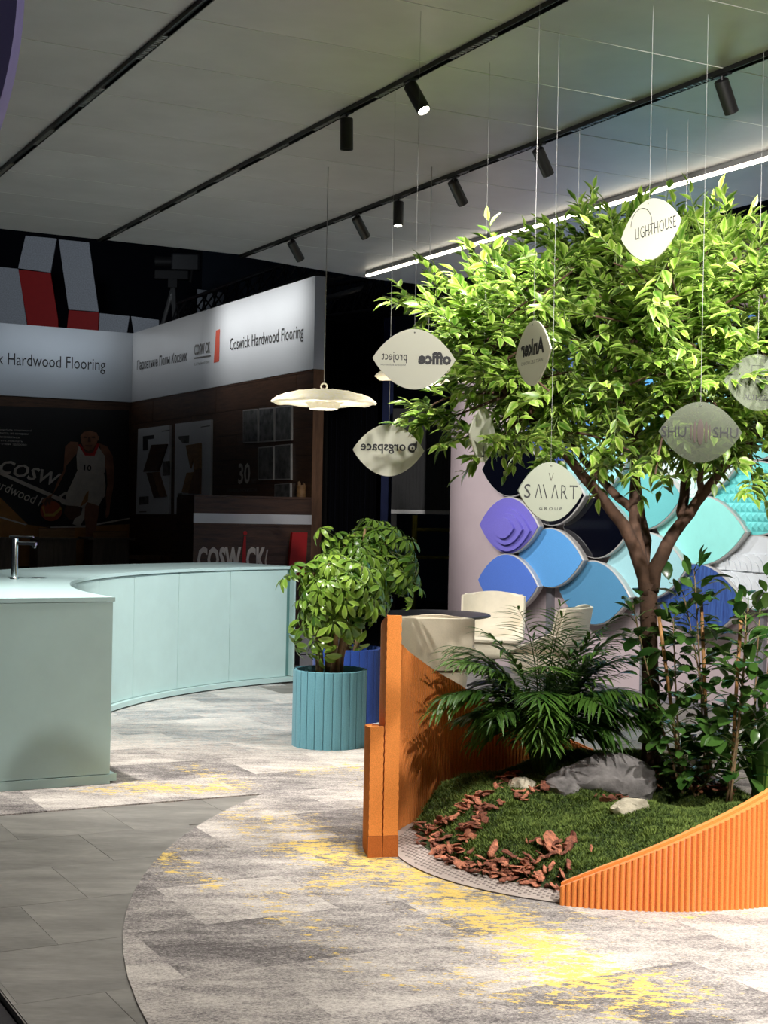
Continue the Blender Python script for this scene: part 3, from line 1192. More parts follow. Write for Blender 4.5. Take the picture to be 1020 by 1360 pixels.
def wall_layer(parent, name, r0, r1, d0, d1, hf, m, rib_in=0.0, rib_out=0.0, pitch=0.022, z0=ZT, sub=4, cap=True):
    L = abs(math.radians(d1 - d0)) * r1
    n = int(L / pitch)
    ks = np.linspace(0, 1, n * sub + 1)
    rg = []
    for i, k in enumerate(ks):
        d = d0 + (d1 - d0) * k
        w_ = abs(math.sin(PI * (i % sub) / sub)) ** 0.45 if sub > 1 else 0
        ri = r0 + rib_in * (1 - w_)
        ro = r1 - rib_out * (1 - w_)
        h = max(z0 + 0.015, hf(d))
        rg.append([pc(ri, d, z0), pc(ro, d, z0), pc(ro, d, h), pc(ri, d, h)])
    o = MB().rings(rg, True).obj(name, m, parent)
    return o


def interp(tab):
    xs, ys = [a for a, b in tab], [b for a, b in tab]
    return lambda d: float(np.interp(d, xs, ys))


hl = interp([(74, 0.16), (78, 0.21), (92, 0.32), (111, 0.437), (120, 0.53), (131, 0.645), (140, 0.715), (151, 0.80), (170, 0.93), (182, 1.0), (192.5, 1.05)])
ho = interp([(74, 0.10), (92, 0.20), (120, 0.33), (140, 0.42), (170, 0.52), (192.5, 0.57)])
sl = thing('ribbed_screen', 'tall orange ribbed felt screen curving down behind the moss mound', 'screen', pc(1.06, 190, ZT))
wall_layer(sl, 'ribbed_face', 1.003, 1.034, 192.3, 74, lambda d: hl(d) - 0.006, M['orange'], 0.011, 0.0, 0.020).__setitem__('kind', 'stuff')
wall_layer(sl, 'backing', 1.036, 1.066, 192.3, 74, hl, M['orange_edge'], 0, 0.003, 0.03, sub=3)
lo_ = wall_layer(sl, 'outer_layer', 1.069, 1.097, 192.3, 76, lambda d: ho(d) - 0.004, M['orange'], 0.003, 0.0, 0.03, sub=3)
wall_layer(sl, 'outer_ribbed_face', 1.099, 1.13, 192.3, 76, ho, M['orange_edge'], 0, 0.006, 0.0175).__setitem__('kind', 'stuff')
# plain end blocks where the felt is cut, with a darker kick strip
def end_cap(parent, r0, r1, d, z1, z0, m, name, t_=0.012, wav=0.0):
    a = pc(r0, d, z0)
    b_ = pc(r1, d, z0)
    tg = Vector((-math.sin(math.radians(d)), math.cos(math.radians(d)), 0))
    n = max(2, int((z1 - z0) / 0.02))
    rg = []
    for i in range(n + 1):
        z = (z1 - z0) * i / n
        w_ = wav * (i % 2)
        w2 = wav * ((i + 1) % 2) * 0.7
        e = (b_ - a).normalized()
        rg.append([a + e * w_ + ZD * z, b_ - e * w2 + ZD * z, b_ - e * w2 + tg * t_ + ZD * z, a + e * w_ + tg * t_ + ZD * z])
    return MB().rings(rg, True).obj(name, m, parent)


end_cap(sl, 1.000, 1.067, 192.4, 1.053, 0.10, M['orange_edge'], 'cut_edge', wav=0.003)
end_cap(sl, 1.070, 1.132, 192.4, 0.573, 0.10, M['orange_edge'], 'cut_edge', wav=0.003)
end_cap(sl, 0.999, 1.067, 192.4, 0.099, ZT, M['orange_kick'], 'kick_block', 0.014)
end_cap(sl, 1.070, 1.133, 192.4, 0.099, ZT, M['orange_kick'], 'kick_block', 0.014)

hr = interp([(249, 0.085), (258, 0.16), (268, 0.235), (280, 0.325), (292, 0.41), (305, 0.50), (318, 0.60)])
sr = thing('ribbed_screen', 'low orange ribbed felt screen rising to the right in front of the moss', 'screen', pc(1.02, 270, ZT))
wall_layer(sr, 'backing', 0.968, 0.994, 249.2, 318, hr, M['orange_edge'], 0.003, 0, 0.03, sub=3)
wall_layer(sr, 'ribbed_face', 0.996, 1.026, 249.2, 318, lambda d: hr(d) - 0.012, M['orange'], 0, 0.013, 0.0225).__setitem__('kind', 'stuff')

# ---- rocks
def rock(label, c, sx, sy, sz, m, seed, rz=0.0):
    r_ = random.Random(seed)
    bm_ = bmesh.new()
    bmesh.ops.create_icosphere(bm_, subdivisions=4, radius=1)
    planes = [(Vector((r_.gauss(0, 1), r_.gauss(0, 1), r_.gauss(0, 0.7))).normalized(), r_.uniform(0.62, 0.92)) for _ in range(16)]
    for v in bm_.verts:
        d = v.co.normalized()
        k = 1.0
        for n, dd in planes:
            q = n.dot(d)
            if q > 0.05:
                k = min(k, dd / q)
        k *= 1 + 0.035 * math.sin(d.x * 9 + seed) * math.sin(d.y * 11) + 0.02 * math.sin(d.z * 23 + d.x * 17)
        v.co = d * k
    co = [Matrix.Rotation(rz, 3, 'Z') @ Vector((v.co.x * sx, v.co.y * sy, v.co.z * sz)) + Vector(c) for v in bm_.verts]
    fs = [tuple(v.index for v in f.verts) for f in bm_.faces]
    bm_.free()
    o = mk('rock', co, fs, m, None, True)
    o.data.set_sharp_from_angle(angle=math.radians(28))
    return tag(o, label, 'rock')


c = on_mound(800, 1048)
rock('large grey boulder lying on the moss in front of the tree trunk', (c.x, c.y + 0.1, c.z + 0.01), 0.30, 0.16, 0.145, M['rock'], 4, -0.1)
c = on_mound(838, 1076)
rock('small pale stone on the moss in front of the grey boulder', (c.x, c.y + 0.03, c.z + 0.012), 0.095, 0.065, 0.05, M['rock_w'], 9)
c = on_mound(694, 1046)
rock('flat pale grey stone among bark chips left of the boulder', (c.x, c.y + 0.03, c.z), 0.085, 0.06, 0.042, M['rock_w'], 13, 0.2)
c = on_mound(748, 1050)
rock('low grey stone against the left end of the boulder', (c.x, c.y + 0.05, c.z - 0.005), 0.10, 0.09, 0.06, M['rock'], 17, 0.4)
c = onz(900, 1010, 0.26)
rock('beige stone half hidden behind the tree trunk', (c.x + 0.02, c.y + 0.02, 0.27), 0.17, 0.10, 0.08, M['rock_w'], 21)

# ---- bark chips
def chip_mesh(k):
    r_ = random.Random(50 + k)
    L, Wd, T = 0.5, r_.uniform(0.16, 0.34), r_.uniform(0.05, 0.12)
    pr = []
    n = 5
    for i in range(n + 1):
        y = -L + 2 * L * i / n
        w_ = Wd * (0.45 + 0.55 * math.sin(PI * (i + 0.6) / (n + 1.2))) * r_.uniform(0.55, 1.25)
        z = r_.uniform(-0.05, 0.05) + 0.08 * math.sin(2.5 * y + k)
        t_ = T * r_.uniform(0.6, 1.1)
        sx_ = r_.uniform(-0.07, 0.07)
        pr.append([Vector((-w_ + sx_, y, z - t_ * 0.3)), Vector((w_ + sx_, y + 0.03, z - t_ * 0.4)), Vector((w_ * 0.8 + sx_, y, z + t_ * 0.5)), Vector((sx_, y, z + t_)), Vector((-w_ * 0.85 + sx_, y, z + t_ * 0.6))])
    mb = MB().rings(pr, True)
    return mesh_of('bark_chip', mb.v, mb.f, M['bark'] if k % 3 else M['bark_b'])


chips = [chip_mesh(k) for k in range(8)]
LINES = [([(562, 1096), (572, 1118), (590, 1132), (606, 1146)], 46, 0.028, 0.0), ([(606, 1146), (650, 1158), (700, 1172), (748, 1176)], 52, 0.024, 0.0),
         ([(640, 1162), (690, 1160), (755, 1152)], 38, 0.03, 0.01), ([(566, 1110), (595, 1092), (625, 1070), (650, 1052)], 42, 0.020, 0.0),
         ([(650, 1052), (672, 1038), (690, 1030)], 18, 0.025, 0.0), ([(610, 1128), (625, 1105), (640, 1088)], 20, 0.020, 0.0),
         ([(640, 1082), (660, 1070)], 10, 0.02, 0.0), ([(690, 1060), (720, 1050)], 9, 0.02, 0.0), ([(705, 1140), (722, 1125), (742, 1140), (760, 1150)], 16, 0.03, 0.015),
         ([(800, 1066), (830, 1062), (868, 1040)], 12, 0.02, 0), ([(870, 1035), (905, 1040), (950, 1050), (990, 1050)], 34, 0.03, 0)]
nchip = 0
CL = [('reddish brown bark chip in the heap at the left edge of the moss', 'bark chips in the left heap'), ('reddish brown bark chip in the row along the front rim of the moss', 'bark chips along the front rim'),
      ('reddish brown bark chip in the row along the front rim of the moss', 'bark chips along the front rim'), ('bark chip in the narrow trail running up the left of the moss', 'bark chips in the left trail'), ('bark chip in the narrow trail running up the left of the moss', 'bark chips in the left trail'),
      ('bark chip in the short second trail inside the left of the moss', 'bark chips in the inner trail'), ('bark chip in the short second trail inside the left of the moss', 'bark chips in the inner trail'), ('bark chip lying beside the flat pale stone', 'bark chips by the flat stone'),
      ('bark chip in the raised pile at the front right of the moss', 'bark chips in the raised pile'), ('bark chip between the grey boulder and the small pale stone', 'bark chips by the boulder'), ('dark bark chip scattered under the camellia shrubs', 'bark chips under the shrubs')]
for li, (pts, n, jit, lift) in enumerate(LINES):
    for i in range(n):
        k = random.random() * (len(pts) - 1)
        a, b_ = pts[int(k)], pts[int(k) + 1]
        fr = k - int(k)
        p = on_mound(a[0] + (b_[0] - a[0]) * fr, a[1] + (b_[1] - a[1]) * fr)
        p = p + Vector((random.gauss(0, jit), random.gauss(0, jit * 1.2), 0))
        if math.hypot(p.x - PCX, p.y - PCY) > min(0.955, mrad(p.x, p.y) + 0.05):
            continue
        s = random.choice([0.03, 0.04, 0.05, 0.06, 0.075])
        zz = max(mound(p.x, p.y), ZT + 0.009) + 0.010 + lift * random.random() + 0.012 * random.random()
        o = bpy.data.objects.new('bark_chip', random.choice(chips))
        link(o)
        o.location = (p.x, p.y, zz)
        o.rotation_euler = (random.gauss(0, 0.3), random.gauss(0, 0.35), random.uniform(0, PI))
        o.scale = (s, s * random.uniform(0.9, 1.3), s)
        tag(o, CL[li][0], 'bark chip', CL[li][1])
        nchip += 1
for (px, py, s, lab) in [(735, 1122, 0.125, 'largest bark chunk standing up at the front right of the moss'), (596, 1125, 0.07, 'rounded dark bark chunk at the front left edge of the moss'),
                         (758, 1118, 0.09, 'upright narrow bark sliver at the right end of the chips'), (655, 1128, 0.09, 'upright pointed bark sliver in the middle of the front chips'), (700, 1112, 0.03, 'tiny lone bark chip in the middle of the moss')]:
    p = on_mound(px, py + 8)
    o = bpy.data.objects.new('bark_chip', random.choice(chips))
    link(o)
    o.location = (p.x, p.y, p.z + s * 0.28)
    o.rotation_euler = (random.uniform(0.5, 1.0), 0.3, random.uniform(-0.5, 0.5))
    o.scale = (s, s, s * 1.3)
    tag(o, lab, 'bark chip')
# ================================================================== TREE
TB = on_mound(864, 1022)
TY = TB.y
tree = thing('ficus_tree', 'leafy tree with a bright green crown growing from the moss mound', 'tree', (TB.x, TB.y, TB.z))


def tp_(px, py, dy=0.0):
    return onY(px, py, TY + dy)


tr_pts = [tp_(864, 1028), tp_(866, 960), tp_(863, 880), tp_(861, 820), tp_(862, 775)]
MB().tube(tr_pts, [0.050, 0.044, 0.041, 0.041, 0.044], 12).obj('trunk', M['trunk'], tree, True)
BR = [
    ([(860, 790, 0), (853, 760, -.01), (838, 712, -.05), (806, 668, -.12), (766, 622, -.2), (738, 590, -.28), (690, 540, -.4), (640, 480, -.5)], 0.040, 0.012),
    ([(862, 790, 0.02), (852, 742, 0), (842, 690, 0.02), (842, 640, 0.04), (846, 560, 0.05), (842, 470, 0.02), (838, 390, -.02)], 0.036, 0.012),
    ([(841, 680, 0.02), (815, 655, 0.1), (785, 628, 0.2), (750, 570, 0.3), (720, 480, 0.4)], 0.024, 0.010),
    ([(860, 770, 0.04), (856, 700, 0.12), (848, 650, 0.2), (835, 560, 0.3), (800, 440, 0.4)], 0.024, 0.010),
    ([(864, 785, 0.0), (874, 748, -.03), (890, 715, -.06), (908, 690, -.1), (930, 660, -.15), (975, 608, -.25), (1010, 565, -.35), (1050, 500, -.45)], 0.040, 0.012),
    ([(907, 692, -.1), (911, 650, -.05), (913, 600, 0.02), (925, 520, 0.1), (940, 420, 0.15), (935, 360, 0.15)], 0.028, 0.010),
    ([(930, 660, -.15), (931, 630, -.2), (930, 590, -.3), (920, 520, -.45), (905, 450, -.6)], 0.018, 0.009),
    ([(913, 610, 0.02), (960, 540, 0.2), (1030, 450, 0.4), (1080, 400, 0.5)], 0.020, 0.009),
]
SK = []
for pts, r0, r1 in BR:
    w = [tp_(*p) for p in pts]
    # smooth the path
    for _ in range(1):
        q = [w[0]]
        for a, b in zip(w[:-1], w[1:]):
            q += [a.lerp(b, 0.3), a.lerp(b, 0.75)]
        w = q + [w[-1]]
    rad = [r0 + (r1 - r0) * i / (len(w) - 1) for i in range(len(w))]
    w = [p + rv(0.004) for p in w]
    MB().tube(w, rad, 9).obj('branch', M['trunk'], tree, True)
    SK += [p for p in w if p.z > 1.85]
CEN = onY(866, 462, TY - 0.05)
RX, RY, RZ = 1.10, 1.12, 0.55
lf_shapes = [leaf_shape(0.21, OV, 0.35, d, 0.06, tint=t_) for t_, d in ((0.08, .12), (0.3, .25), (0.5, .15), (0.72, .2), (1.0, .28), (0.9, .1))]
lf_mesh = [shape_mesh('leaf', s, M['tree_leaf']) for s in lf_shapes]
items = []
subs, tws = MB(), MB()


def inside(p, k=1.0):
    d = p - CEN
    return (d.x / RX) ** 2 + (d.y / RY) ** 2 + (d.z / (RZ if d.z > 0 else RZ * 0.98)) ** 2 < k * k


def twig(p0, d, L, nl, size):
    d = d.normalized()
    mid_ = p0 + d * L * 0.5 + rv(0.012)
    end = p0 + d * L + Vector((0, 0, 0.02)) + rv(0.02)
    path = bez(p0, mid_, end, 5)
    tws.tube(path, [0.0035, 0.003, 0.0026, 0.0022, 0.0018, 0.0012], 4, False)
    side = d.cross(ZD)
    if side.length < 0.1:
        side = Vector((1, 0, 0))
    side.normalize()
    for k in range(nl):
        t_ = 0.12 + 0.88 * k / (nl - 1)
        i = min(4, int(t_ * 5))
        q = path[i].lerp(path[i + 1], t_ * 5 - i)
        sg = 1 if k % 2 else -1
        ld = side * sg * random.uniform(0.5, 1.0) + d * random.uniform(0.45, 0.95) + ZD * random.uniform(-0.25, 0.5) + rv(0.18)
        if k == nl - 1:
            ld = d + rv(0.15)
        s = size * random.uniform(0.72, 1.15) * (1 - 0.25 * t_)
        items.append((frame(q, ld, ZD + rv(0.35), s), random.choices(range(6), [3, 3, 3, 2.5, 2, 1.2])[0]))


targets = []
k = 0
while len(targets) < 230 and k < 9000:
    k += 1
    d = Vector((random.gauss(0, 1), random.gauss(0, 1), random.gauss(0, 1))).normalized()
    rr_ = random.uniform(0.45, 0.93)
    p = CEN + Vector((d.x * RX, d.y * RY, d.z * RZ)) * rr_
    if all((p - q).length > 0.13 for q in targets):
        targets.append(p)
# crown outline of the photograph: a few sprays that stick out of the round shape
for px, py, dy in [(578, 415, -.1), (562, 402, 0), (645, 385, 0), (605, 395, -.1), (690, 350, 0), (735, 325, -.1), (770, 300, -.15), (840, 352, -1.42), (885, 350, -1.4), (870, 372, -1.3), (960, 325, -.1), (1010, 330, -.2),
                   (585, 560, -.4), (565, 545, -.3), (620, 580, -.5), (660, 590, -.6), (740, 600, -.7), (840, 600, -.8), (935, 615, -.6), (1000, 640, -.5), (870, 630, -1.1), (700, 580, -.2), (780, 590, .1), (655, 560, -.2),
                   (620, 440, -.8), (700, 400, -.95), (790, 420, -1.05), (880, 430, -1.1), (960, 420, -1.0), (820, 520, -1.05), (730, 520, -.95), (920, 520, -1.05), (650, 500, -.85), (1000, 500, -1.0),
                   (720, 350, -.3), (820, 335, -.4), (910, 325, -.4), (980, 340, -.7), (760, 360, -.8), (850, 380, -1.0), (660, 400, -.5), (860, 590, .5), (930, 590, .4), (800, 600, .6), (760, 560, .7)]:
    targets.append(tp_(px, py, dy))
for tg_ in targets:
    near = min(SK, key=lambda q: (q - tg_).length + (0.5 if q.z > tg_.z + 0.15 else 0))
    mid_ = near.lerp(tg_, 0.5) + Vector((0, 0, 0.05)) + rv(0.03)
    path = bez(near, mid_, tg_, 6)
    L = (tg_ - near).length
    subs.tube(path, [max(0.0045, 0.010 * (1 - i / 7)) for i in range(7)], 5, False)
    outd = Vector(((tg_.x - CEN.x) / RX, (tg_.y - CEN.y) / RY, (tg_.z - CEN.z) / RZ * 0.8))
    nt = 6
    for j in range(nt):
        t_ = 1.0 if j == 0 else random.uniform(0.4, 1.0)
        i = min(5, int(t_ * 6))
        q = path[i].lerp(path[min(6, i + 1)], t_ * 6 - i)
        dd = outd * 0.8 + rv(0.6) + Vector((0, 0, 0.16))
        twig(q, dd, random.uniform(0.15, 0.27), random.choice([9, 10, 11, 12]), 0.10)
sb = subs.obj('twig', M['trunk'], tree, True)
sb['kind'] = 'stuff'
sb2 = tws.obj('twig', M['gstem'], tree, True)
sb2['kind'] = 'stuff'
foliage(tree, 'leaf', lf_shapes, lf_mesh, items, M['tree_leaf'], 300, 'foliage')

# ================================================================== POTS AND UMBRELLA PLANTS
def felt_pot(label, c, R, H, n, m, rot=0.0):
    pt_ = thing('plant_pot', label, 'plant pot', c)
    c = Vector(c)
    MB().lathe([(R - 0.03, 0.002), (R - 0.009, 0.002), (R - 0.009, H - 0.004), (R - 0.022, H - 0.002), (R - 0.022, 0.03), (0.001, 0.03)], c, 48, False).obj('liner', m, pt_, True, sharp=30)
    for k in range(n):
        a0, a1 = rot + 2 * PI * k / n + 0.010, rot + 2 * PI * (k + 1) / n - 0.010
        mb = MB()
        rg = []
        for q in range(4):
            a = a0 + (a1 - a0) * q / 3
            e = Vector((math.cos(a), math.sin(a), 0))
            cr = -0.0018 if q in (0, 3) else 0
            rg.append([c + e * (R - 0.008) + ZD * 0.0, c + e * (R + cr) + ZD * 0.0, c + e * (R + cr) + ZD * (H - 0.004), c + e * (R - 0.003 + cr) + ZD * H, c + e * (R - 0.008) + ZD * H])
        mb.rings(rg, True)
        mb.obj('panel', m, pt_)
    v_, f_ = [], []
    mb = MB()
    rings = []
    for i in range(7):
        r = (R - 0.023) * i / 6 + 0.0005
        rings.append([c + Vector((r * math.cos(2 * PI * k / 28), r * math.sin(2 * PI * k / 28), H - 0.05 + 0.018 * math.sin(k * 1.7 + i * 2.1) * (i < 6) + 0.016 * (1 - i / 6))) for k in range(28)])
    mb.rings(rings, False)
    mb.obj('soil', M['soil'], pt_, True)
    return pt_


POT1 = Vector((-0.325, 9.235, ZT))
felt_pot('teal felt plant pot with vertical seams on the carpet', POT1, 0.236, 0.485, 26, M['teal'])
POT2 = Vector((-0.24, 10.36, ZT))
felt_pot('dark blue felt plant pot with vertical seams behind the teal pot', POT2, 0.25, 0.52, 24, M['navy'], 0.1)


def umb_shape(n, tint, seed):
    r_ = random.Random(seed)
    sh = []
    for k in range(n):
        a = 2 * PI * k / n + r_.uniform(-0.15, 0.15)
        v, f, rim, tn = leaf_shape(0.165, OB, 0.22, r_.uniform(0.2, 0.5), 0.22, tint=max(0, min(1, tint + r_.uniform(-0.12, 0.12))))
        tilt = r_.uniform(0.15, 0.45)
        s = r_.uniform(0.8, 1.05)
        c_, s_ = math.cos(a), math.sin(a)
        y, z = v[:, 1] * s, v[:, 2] * s
        y2, z2 = y * math.cos(tilt) + z * math.sin(tilt), -y * math.sin(tilt) + z * math.cos(tilt)
        x = v[:, 0] * s
        # disc in the x-y plane with the axis along z; the parent frame puts z up
        sh.append((np.stack([x * c_ - y2 * s_, x * s_ + y2 * c_, z2], 1), f, rim, tn))
    return merged_shape(sh)


us = [umb_shape(8, t_, i) for i, t_ in enumerate((0.1, 0.3, 0.45, 0.6, 0.8, 1.0))]
um = [shape_mesh('leaf', s, M['sch_leaf']) for s in us]


def umbrella_plant(label, pot, H, cpos, rad, n, size, extra=(), stems=8):
    c0 = Vector((pot.x, pot.y, pot.z + H - 0.045))
    pl_ = thing('umbrella_plant', label, 'plant', c0)
    CE = Vector(cpos)
    tops = []
    for k in range(stems):
        a = 2 * PI * k / stems + random.uniform(-0.3, 0.3)
        b0 = c0 + Vector((math.cos(a) * random.uniform(0.03, 0.09), math.sin(a) * random.uniform(0.03, 0.09), 0.005))
        tp2 = CE + Vector((math.cos(a) * rad[0] * 0.55, math.sin(a) * rad[1] * 0.5, random.uniform(0.0, 0.7) * rad[2]))
        md = Vector((b0.x * 0.6 + tp2.x * 0.4, b0.y * 0.6 + tp2.y * 0.4, b0.z * 0.35 + tp2.z * 0.65))
        path = [p + rv(0.004) for p in bez(b0, md, tp2, 8)]
        MB().tube(path, [random.uniform(0.015, 0.021) * (1 - 0.06 * i) for i in range(9)], 8).obj('stem', M['stem'], pl_, True)
        tops += path[3:]
    it = []
    pet = MB()
    pts_ = []
    tries = 0
    while len(pts_) < n and tries < 20000:
        tries += 1
        d = Vector((random.gauss(0, 1), random.gauss(0, 1), random.gauss(0, 1))).normalized()
        p = CE + Vector((d.x * rad[0], d.y * rad[1], d.z * rad[2])) * random.uniform(0.5, 1.0)
        if all((p - q).length > size * 0.45 for q in pts_):
            pts_.append(p)
    pts_ += [Vector(e) for e in extra]
    for p in pts_:
        nr = min(tops, key=lambda q: (q - p).length)
        ax = Vector(((p.x - CE.x) / rad[0], (p.y - CE.y) / rad[1], (p.z - CE.z) / rad[2] * 0.6 + 0.75)) + rv(0.22)
        ax.normalize()
        xd = ax.cross(Vector((random.gauss(0, 1), random.gauss(0, 1), 0.1)))
        xd.normalize()
        yd = ax.cross(xd)
        s = size * random.uniform(0.75, 1.1)
        it.append((Matrix(((xd.x * s, yd.x * s, ax.x * s, p.x), (xd.y * s, yd.y * s, ax.y * s, p.y), (xd.z * s, yd.z * s, ax.z * s, p.z), (0, 0, 0, 1))), random.choices(range(6), [2, 3, 3, 2.5, 2, 1])[0]))
        pet.tube(bez(nr, nr.lerp(p, 0.5) + ZD * 0.03, p, 4), 0.003, 4, False)
    q_ = pet.obj('petiole', M['gstem'], pl_, True)
    q_['kind'] = 'stuff'
    foliage(pl_, 'leaf', us, um, it, M['sch_leaf'], 300)
    return pl_


umbrella_plant('bushy umbrella plant with drooping leaf fans in the teal pot', POT1, 0.485, (-0.27, 9.2, 1.0), (0.30, 0.30, 0.25), 150, 0.118,
               [(-0.60, 9.2, 0.72), (-0.55, 9.1, 0.66), (-0.50, 9.15, 0.75), (-0.46, 9.1, 0.62), (-0.52, 9.2, 0.88), (-0.42, 9.0, 0.70), (-0.38, 9.05, 0.60), (-0.16, 9.05, 0.66), (-0.12, 9.1, 0.76), (-0.20, 9.0, 0.80), (-0.05, 9.1, 0.88), (-0.30, 8.98, 0.82), (-0.42, 8.98, 0.86), (-0.48, 9.05, 0.95), (0.02, 9.2, 0.93), (-0.62, 9.2, 1.08), (-0.58, 9.15, 1.15)])
umbrella_plant('taller umbrella plant in the dark blue pot behind the teal one', POT2, 0.52, (-0.09, 10.3, 1.17), (0.36, 0.32, 0.30), 165, 0.118,
               [(-0.45, 10.2, 1.38), (-0.42, 10.2, 1.30), (0.26, 10.2, 0.98), (0.22, 10.15, 0.88), (-0.4, 10.15, 1.2)])

# ================================================================== PARLOUR PALM
pb = on_mound(722, 1022)
palm = thing('parlour_palm', 'feathery dark green palm growing at the back left of the moss', 'palm', pb)
for k in range(84):
    a = random.uniform(0, 2 * PI)
    lean = random.uniform(0.10, 1.0)
    if k < 12:
        lean = random.uniform(0.7, 0.95)
    L = random.uniform(0.44, 0.86) * (1.05 - 0.25 * lean)
    dirn = Vector((math.cos(a), math.sin(a) * 0.75, 0))
    b0 = pb + Vector((math.cos(a) * random.uniform(0, 0.05), math.sin(a) * random.uniform(0, 0.05), -0.01))
    p1 = b0 + dirn * L * lean * 0.25 + ZD * L * 0.72
    p2 = b0 + dirn * L * (0.35 + lean * 0.5) + ZD * L * (1.0 - lean * 0.62)
    path = bez(b0, p1, p2, 14)
    mb = MB()
    mb.tube(path, [0.0045 - 0.00025 * i for i in range(15)], 4, False)
    V, F, Rm, T = [np.array([tuple(q) for q in mb.v])], list(mb.f), [np.zeros(len(mb.v))], [np.full(len(mb.v), 0.5)]
    base = len(mb.v)
    tnt = random.uniform(0.1, 0.9)
    for i in range(5, 15):
        for fr_ in (0.0, 0.5):
            if i == 14 and fr_:
                continue
            q = path[i].lerp(path[min(14, i + 1)], fr_)
            d = (path[i] - path[i - 1]).normalized()
            sd_ = d.cross(ZD)
            if sd_.length < 0.05:
                sd_ = Vector((1, 0, 0))
            sd_.normalize()
            for sg in (-1, 1):
                ld = sd_ * sg * 0.85 + d * 0.75 + Vector((0, 0, -0.12)) + rv(0.08)
                if i == 14:
                    ld = d + sd_ * sg * 0.3
                s = 0.165 * math.sin(PI * (0.22 + 0.6 * (i + fr_ - 5) / 9.5)) * random.uniform(0.85, 1.1)
                mt = np.array(frame(q, ld, ZD, s))
                v, f, rim, tn = leaf_shape(0.062, LN, 0.3, random.uniform(0.2, 0.45), tint=max(0, min(1, tnt + random.uniform(-.15, .15))))
                V.append(v @ mt[:3, :3].T + mt[:3, 3])
                F += [tuple(z + base for z in w) for w in f]
                Rm.append(rim)
                T.append(tn)
                base += len(v)
    o = mk('frond', np.concatenate(V), F, M['palm_leaf'], palm, True)
    mesh_attr(o.data, 'rim', np.concatenate(Rm))
    mesh_attr(o.data, 'tint', np.concatenate(T))

# ================================================================== STAKED CAMELLIAS
cs = [leaf_shape(0.27, OB, 0.2, d, 0.1, tint=t_) for t_, d in ((0.05, .3), (0.25, .2), (0.5, .35), (0.75, .15), (1.0, .25))]
cm = [shape_mesh('leaf', s, M['cam_leaf']) for s in cs]


def camellia(label, base_px, top_px, n, Y, size=0.112, stake=True, spread=0.05):
    b0 = onY(base_px[0], base_px[1], Y)
    b0.z = mound(b0.x, b0.y) - 0.005
    t0 = onY(top_px[0], top_px[1], Y + 0.02)
    ca = thing('camellia', label, 'plant', b0)
    if stake:
        s0 = b0 + Vector((0.012, 0.012, 0))
        s1 = t0 + Vector((0.0, 0.012, -0.05))
        MB().tube([s0, s0.lerp(s1, 0.5) + rv(0.003), s1], 0.0085, 8).obj('stake', M['bamboo'], ca, True)
        for h in (0.4, 0.75):
            q = s0.lerp(s1, h)
            MB().lathe([(0.0125, -0.004), (0.0145, 0), (0.0125, 0.004)], q, 10, False).obj('tie', M['dark'], ca, True)
    its = []
    for s_i in range(2):
        e = t0 + Vector((random.gauss(0, spread), random.gauss(0, spread), random.uniform(-0.06, 0.1)))
        path = bez(b0 + rv(0.008), b0.lerp(e, 0.5) + rv(0.02), e, 10)
        MB().tube(path, [0.0065 - 0.0004 * i for i in range(11)], 6).obj('stem', M['stem'], ca, True)
        tw = MB()
        for k in range(n // 2):
            t_ = 0.10 + 0.9 * k / (n // 2 - 1)
            i = min(9, int(t_ * 10))
            q = path[i].lerp(path[i + 1], t_ * 10 - i)
            a = k * 2.4 + s_i * 1.3 + random.uniform(-0.5, 0.5)
            out = Vector((math.cos(a), math.sin(a), 0))
            rch = random.uniform(0.02, 0.16) * (1.05 - 0.5 * t_)
            p = q + out * rch + ZD * rch * 0.5
            tw.tube([q, q.lerp(p, 0.5) + ZD * 0.01, p], [0.003, 0.0025, 0.002], 4, False)
            for z in range(random.choice([1, 2, 2])):
                ld = out + rv(0.4) + Vector((0, 0, random.uniform(-0.2, 0.5)))
                if t_ > 0.93:
                    ld = out * 0.6 + ZD + rv(0.3)
                its.append((frame(p, ld, ZD + rv(0.3), size * random.uniform(0.7, 1.1)), random.choices(range(5), [2, 3, 3, 2, 1])[0]))
        w_ = tw.obj('twig', M['gstem'], ca, True)
        w_['kind'] = 'stuff'
    foliage(ca, 'leaf', cs, cm, its, M['cam_leaf'], 300)


camellia('staked camellia shrub right beside the tree trunk with glossy leaves', (904, 1046), (876, 805), 70, 6.75)
camellia('middle staked camellia shrub between the other two glossy ones', (938, 1042), (932, 775), 76, 6.85)
camellia('nearest staked camellia shrub on the right with tall bamboo stake', (968, 1056), (985, 810), 76, 6.6)
camellia('low glossy shrub at the foot of the staked camellias', (925, 1050), (925, 960), 60, 6.7, 0.10, False, 0.12)
camellia('unstaked glossy shrub reaching to the right frame edge', (1000, 1044), (1012, 800), 56, 6.95, 0.10, False)

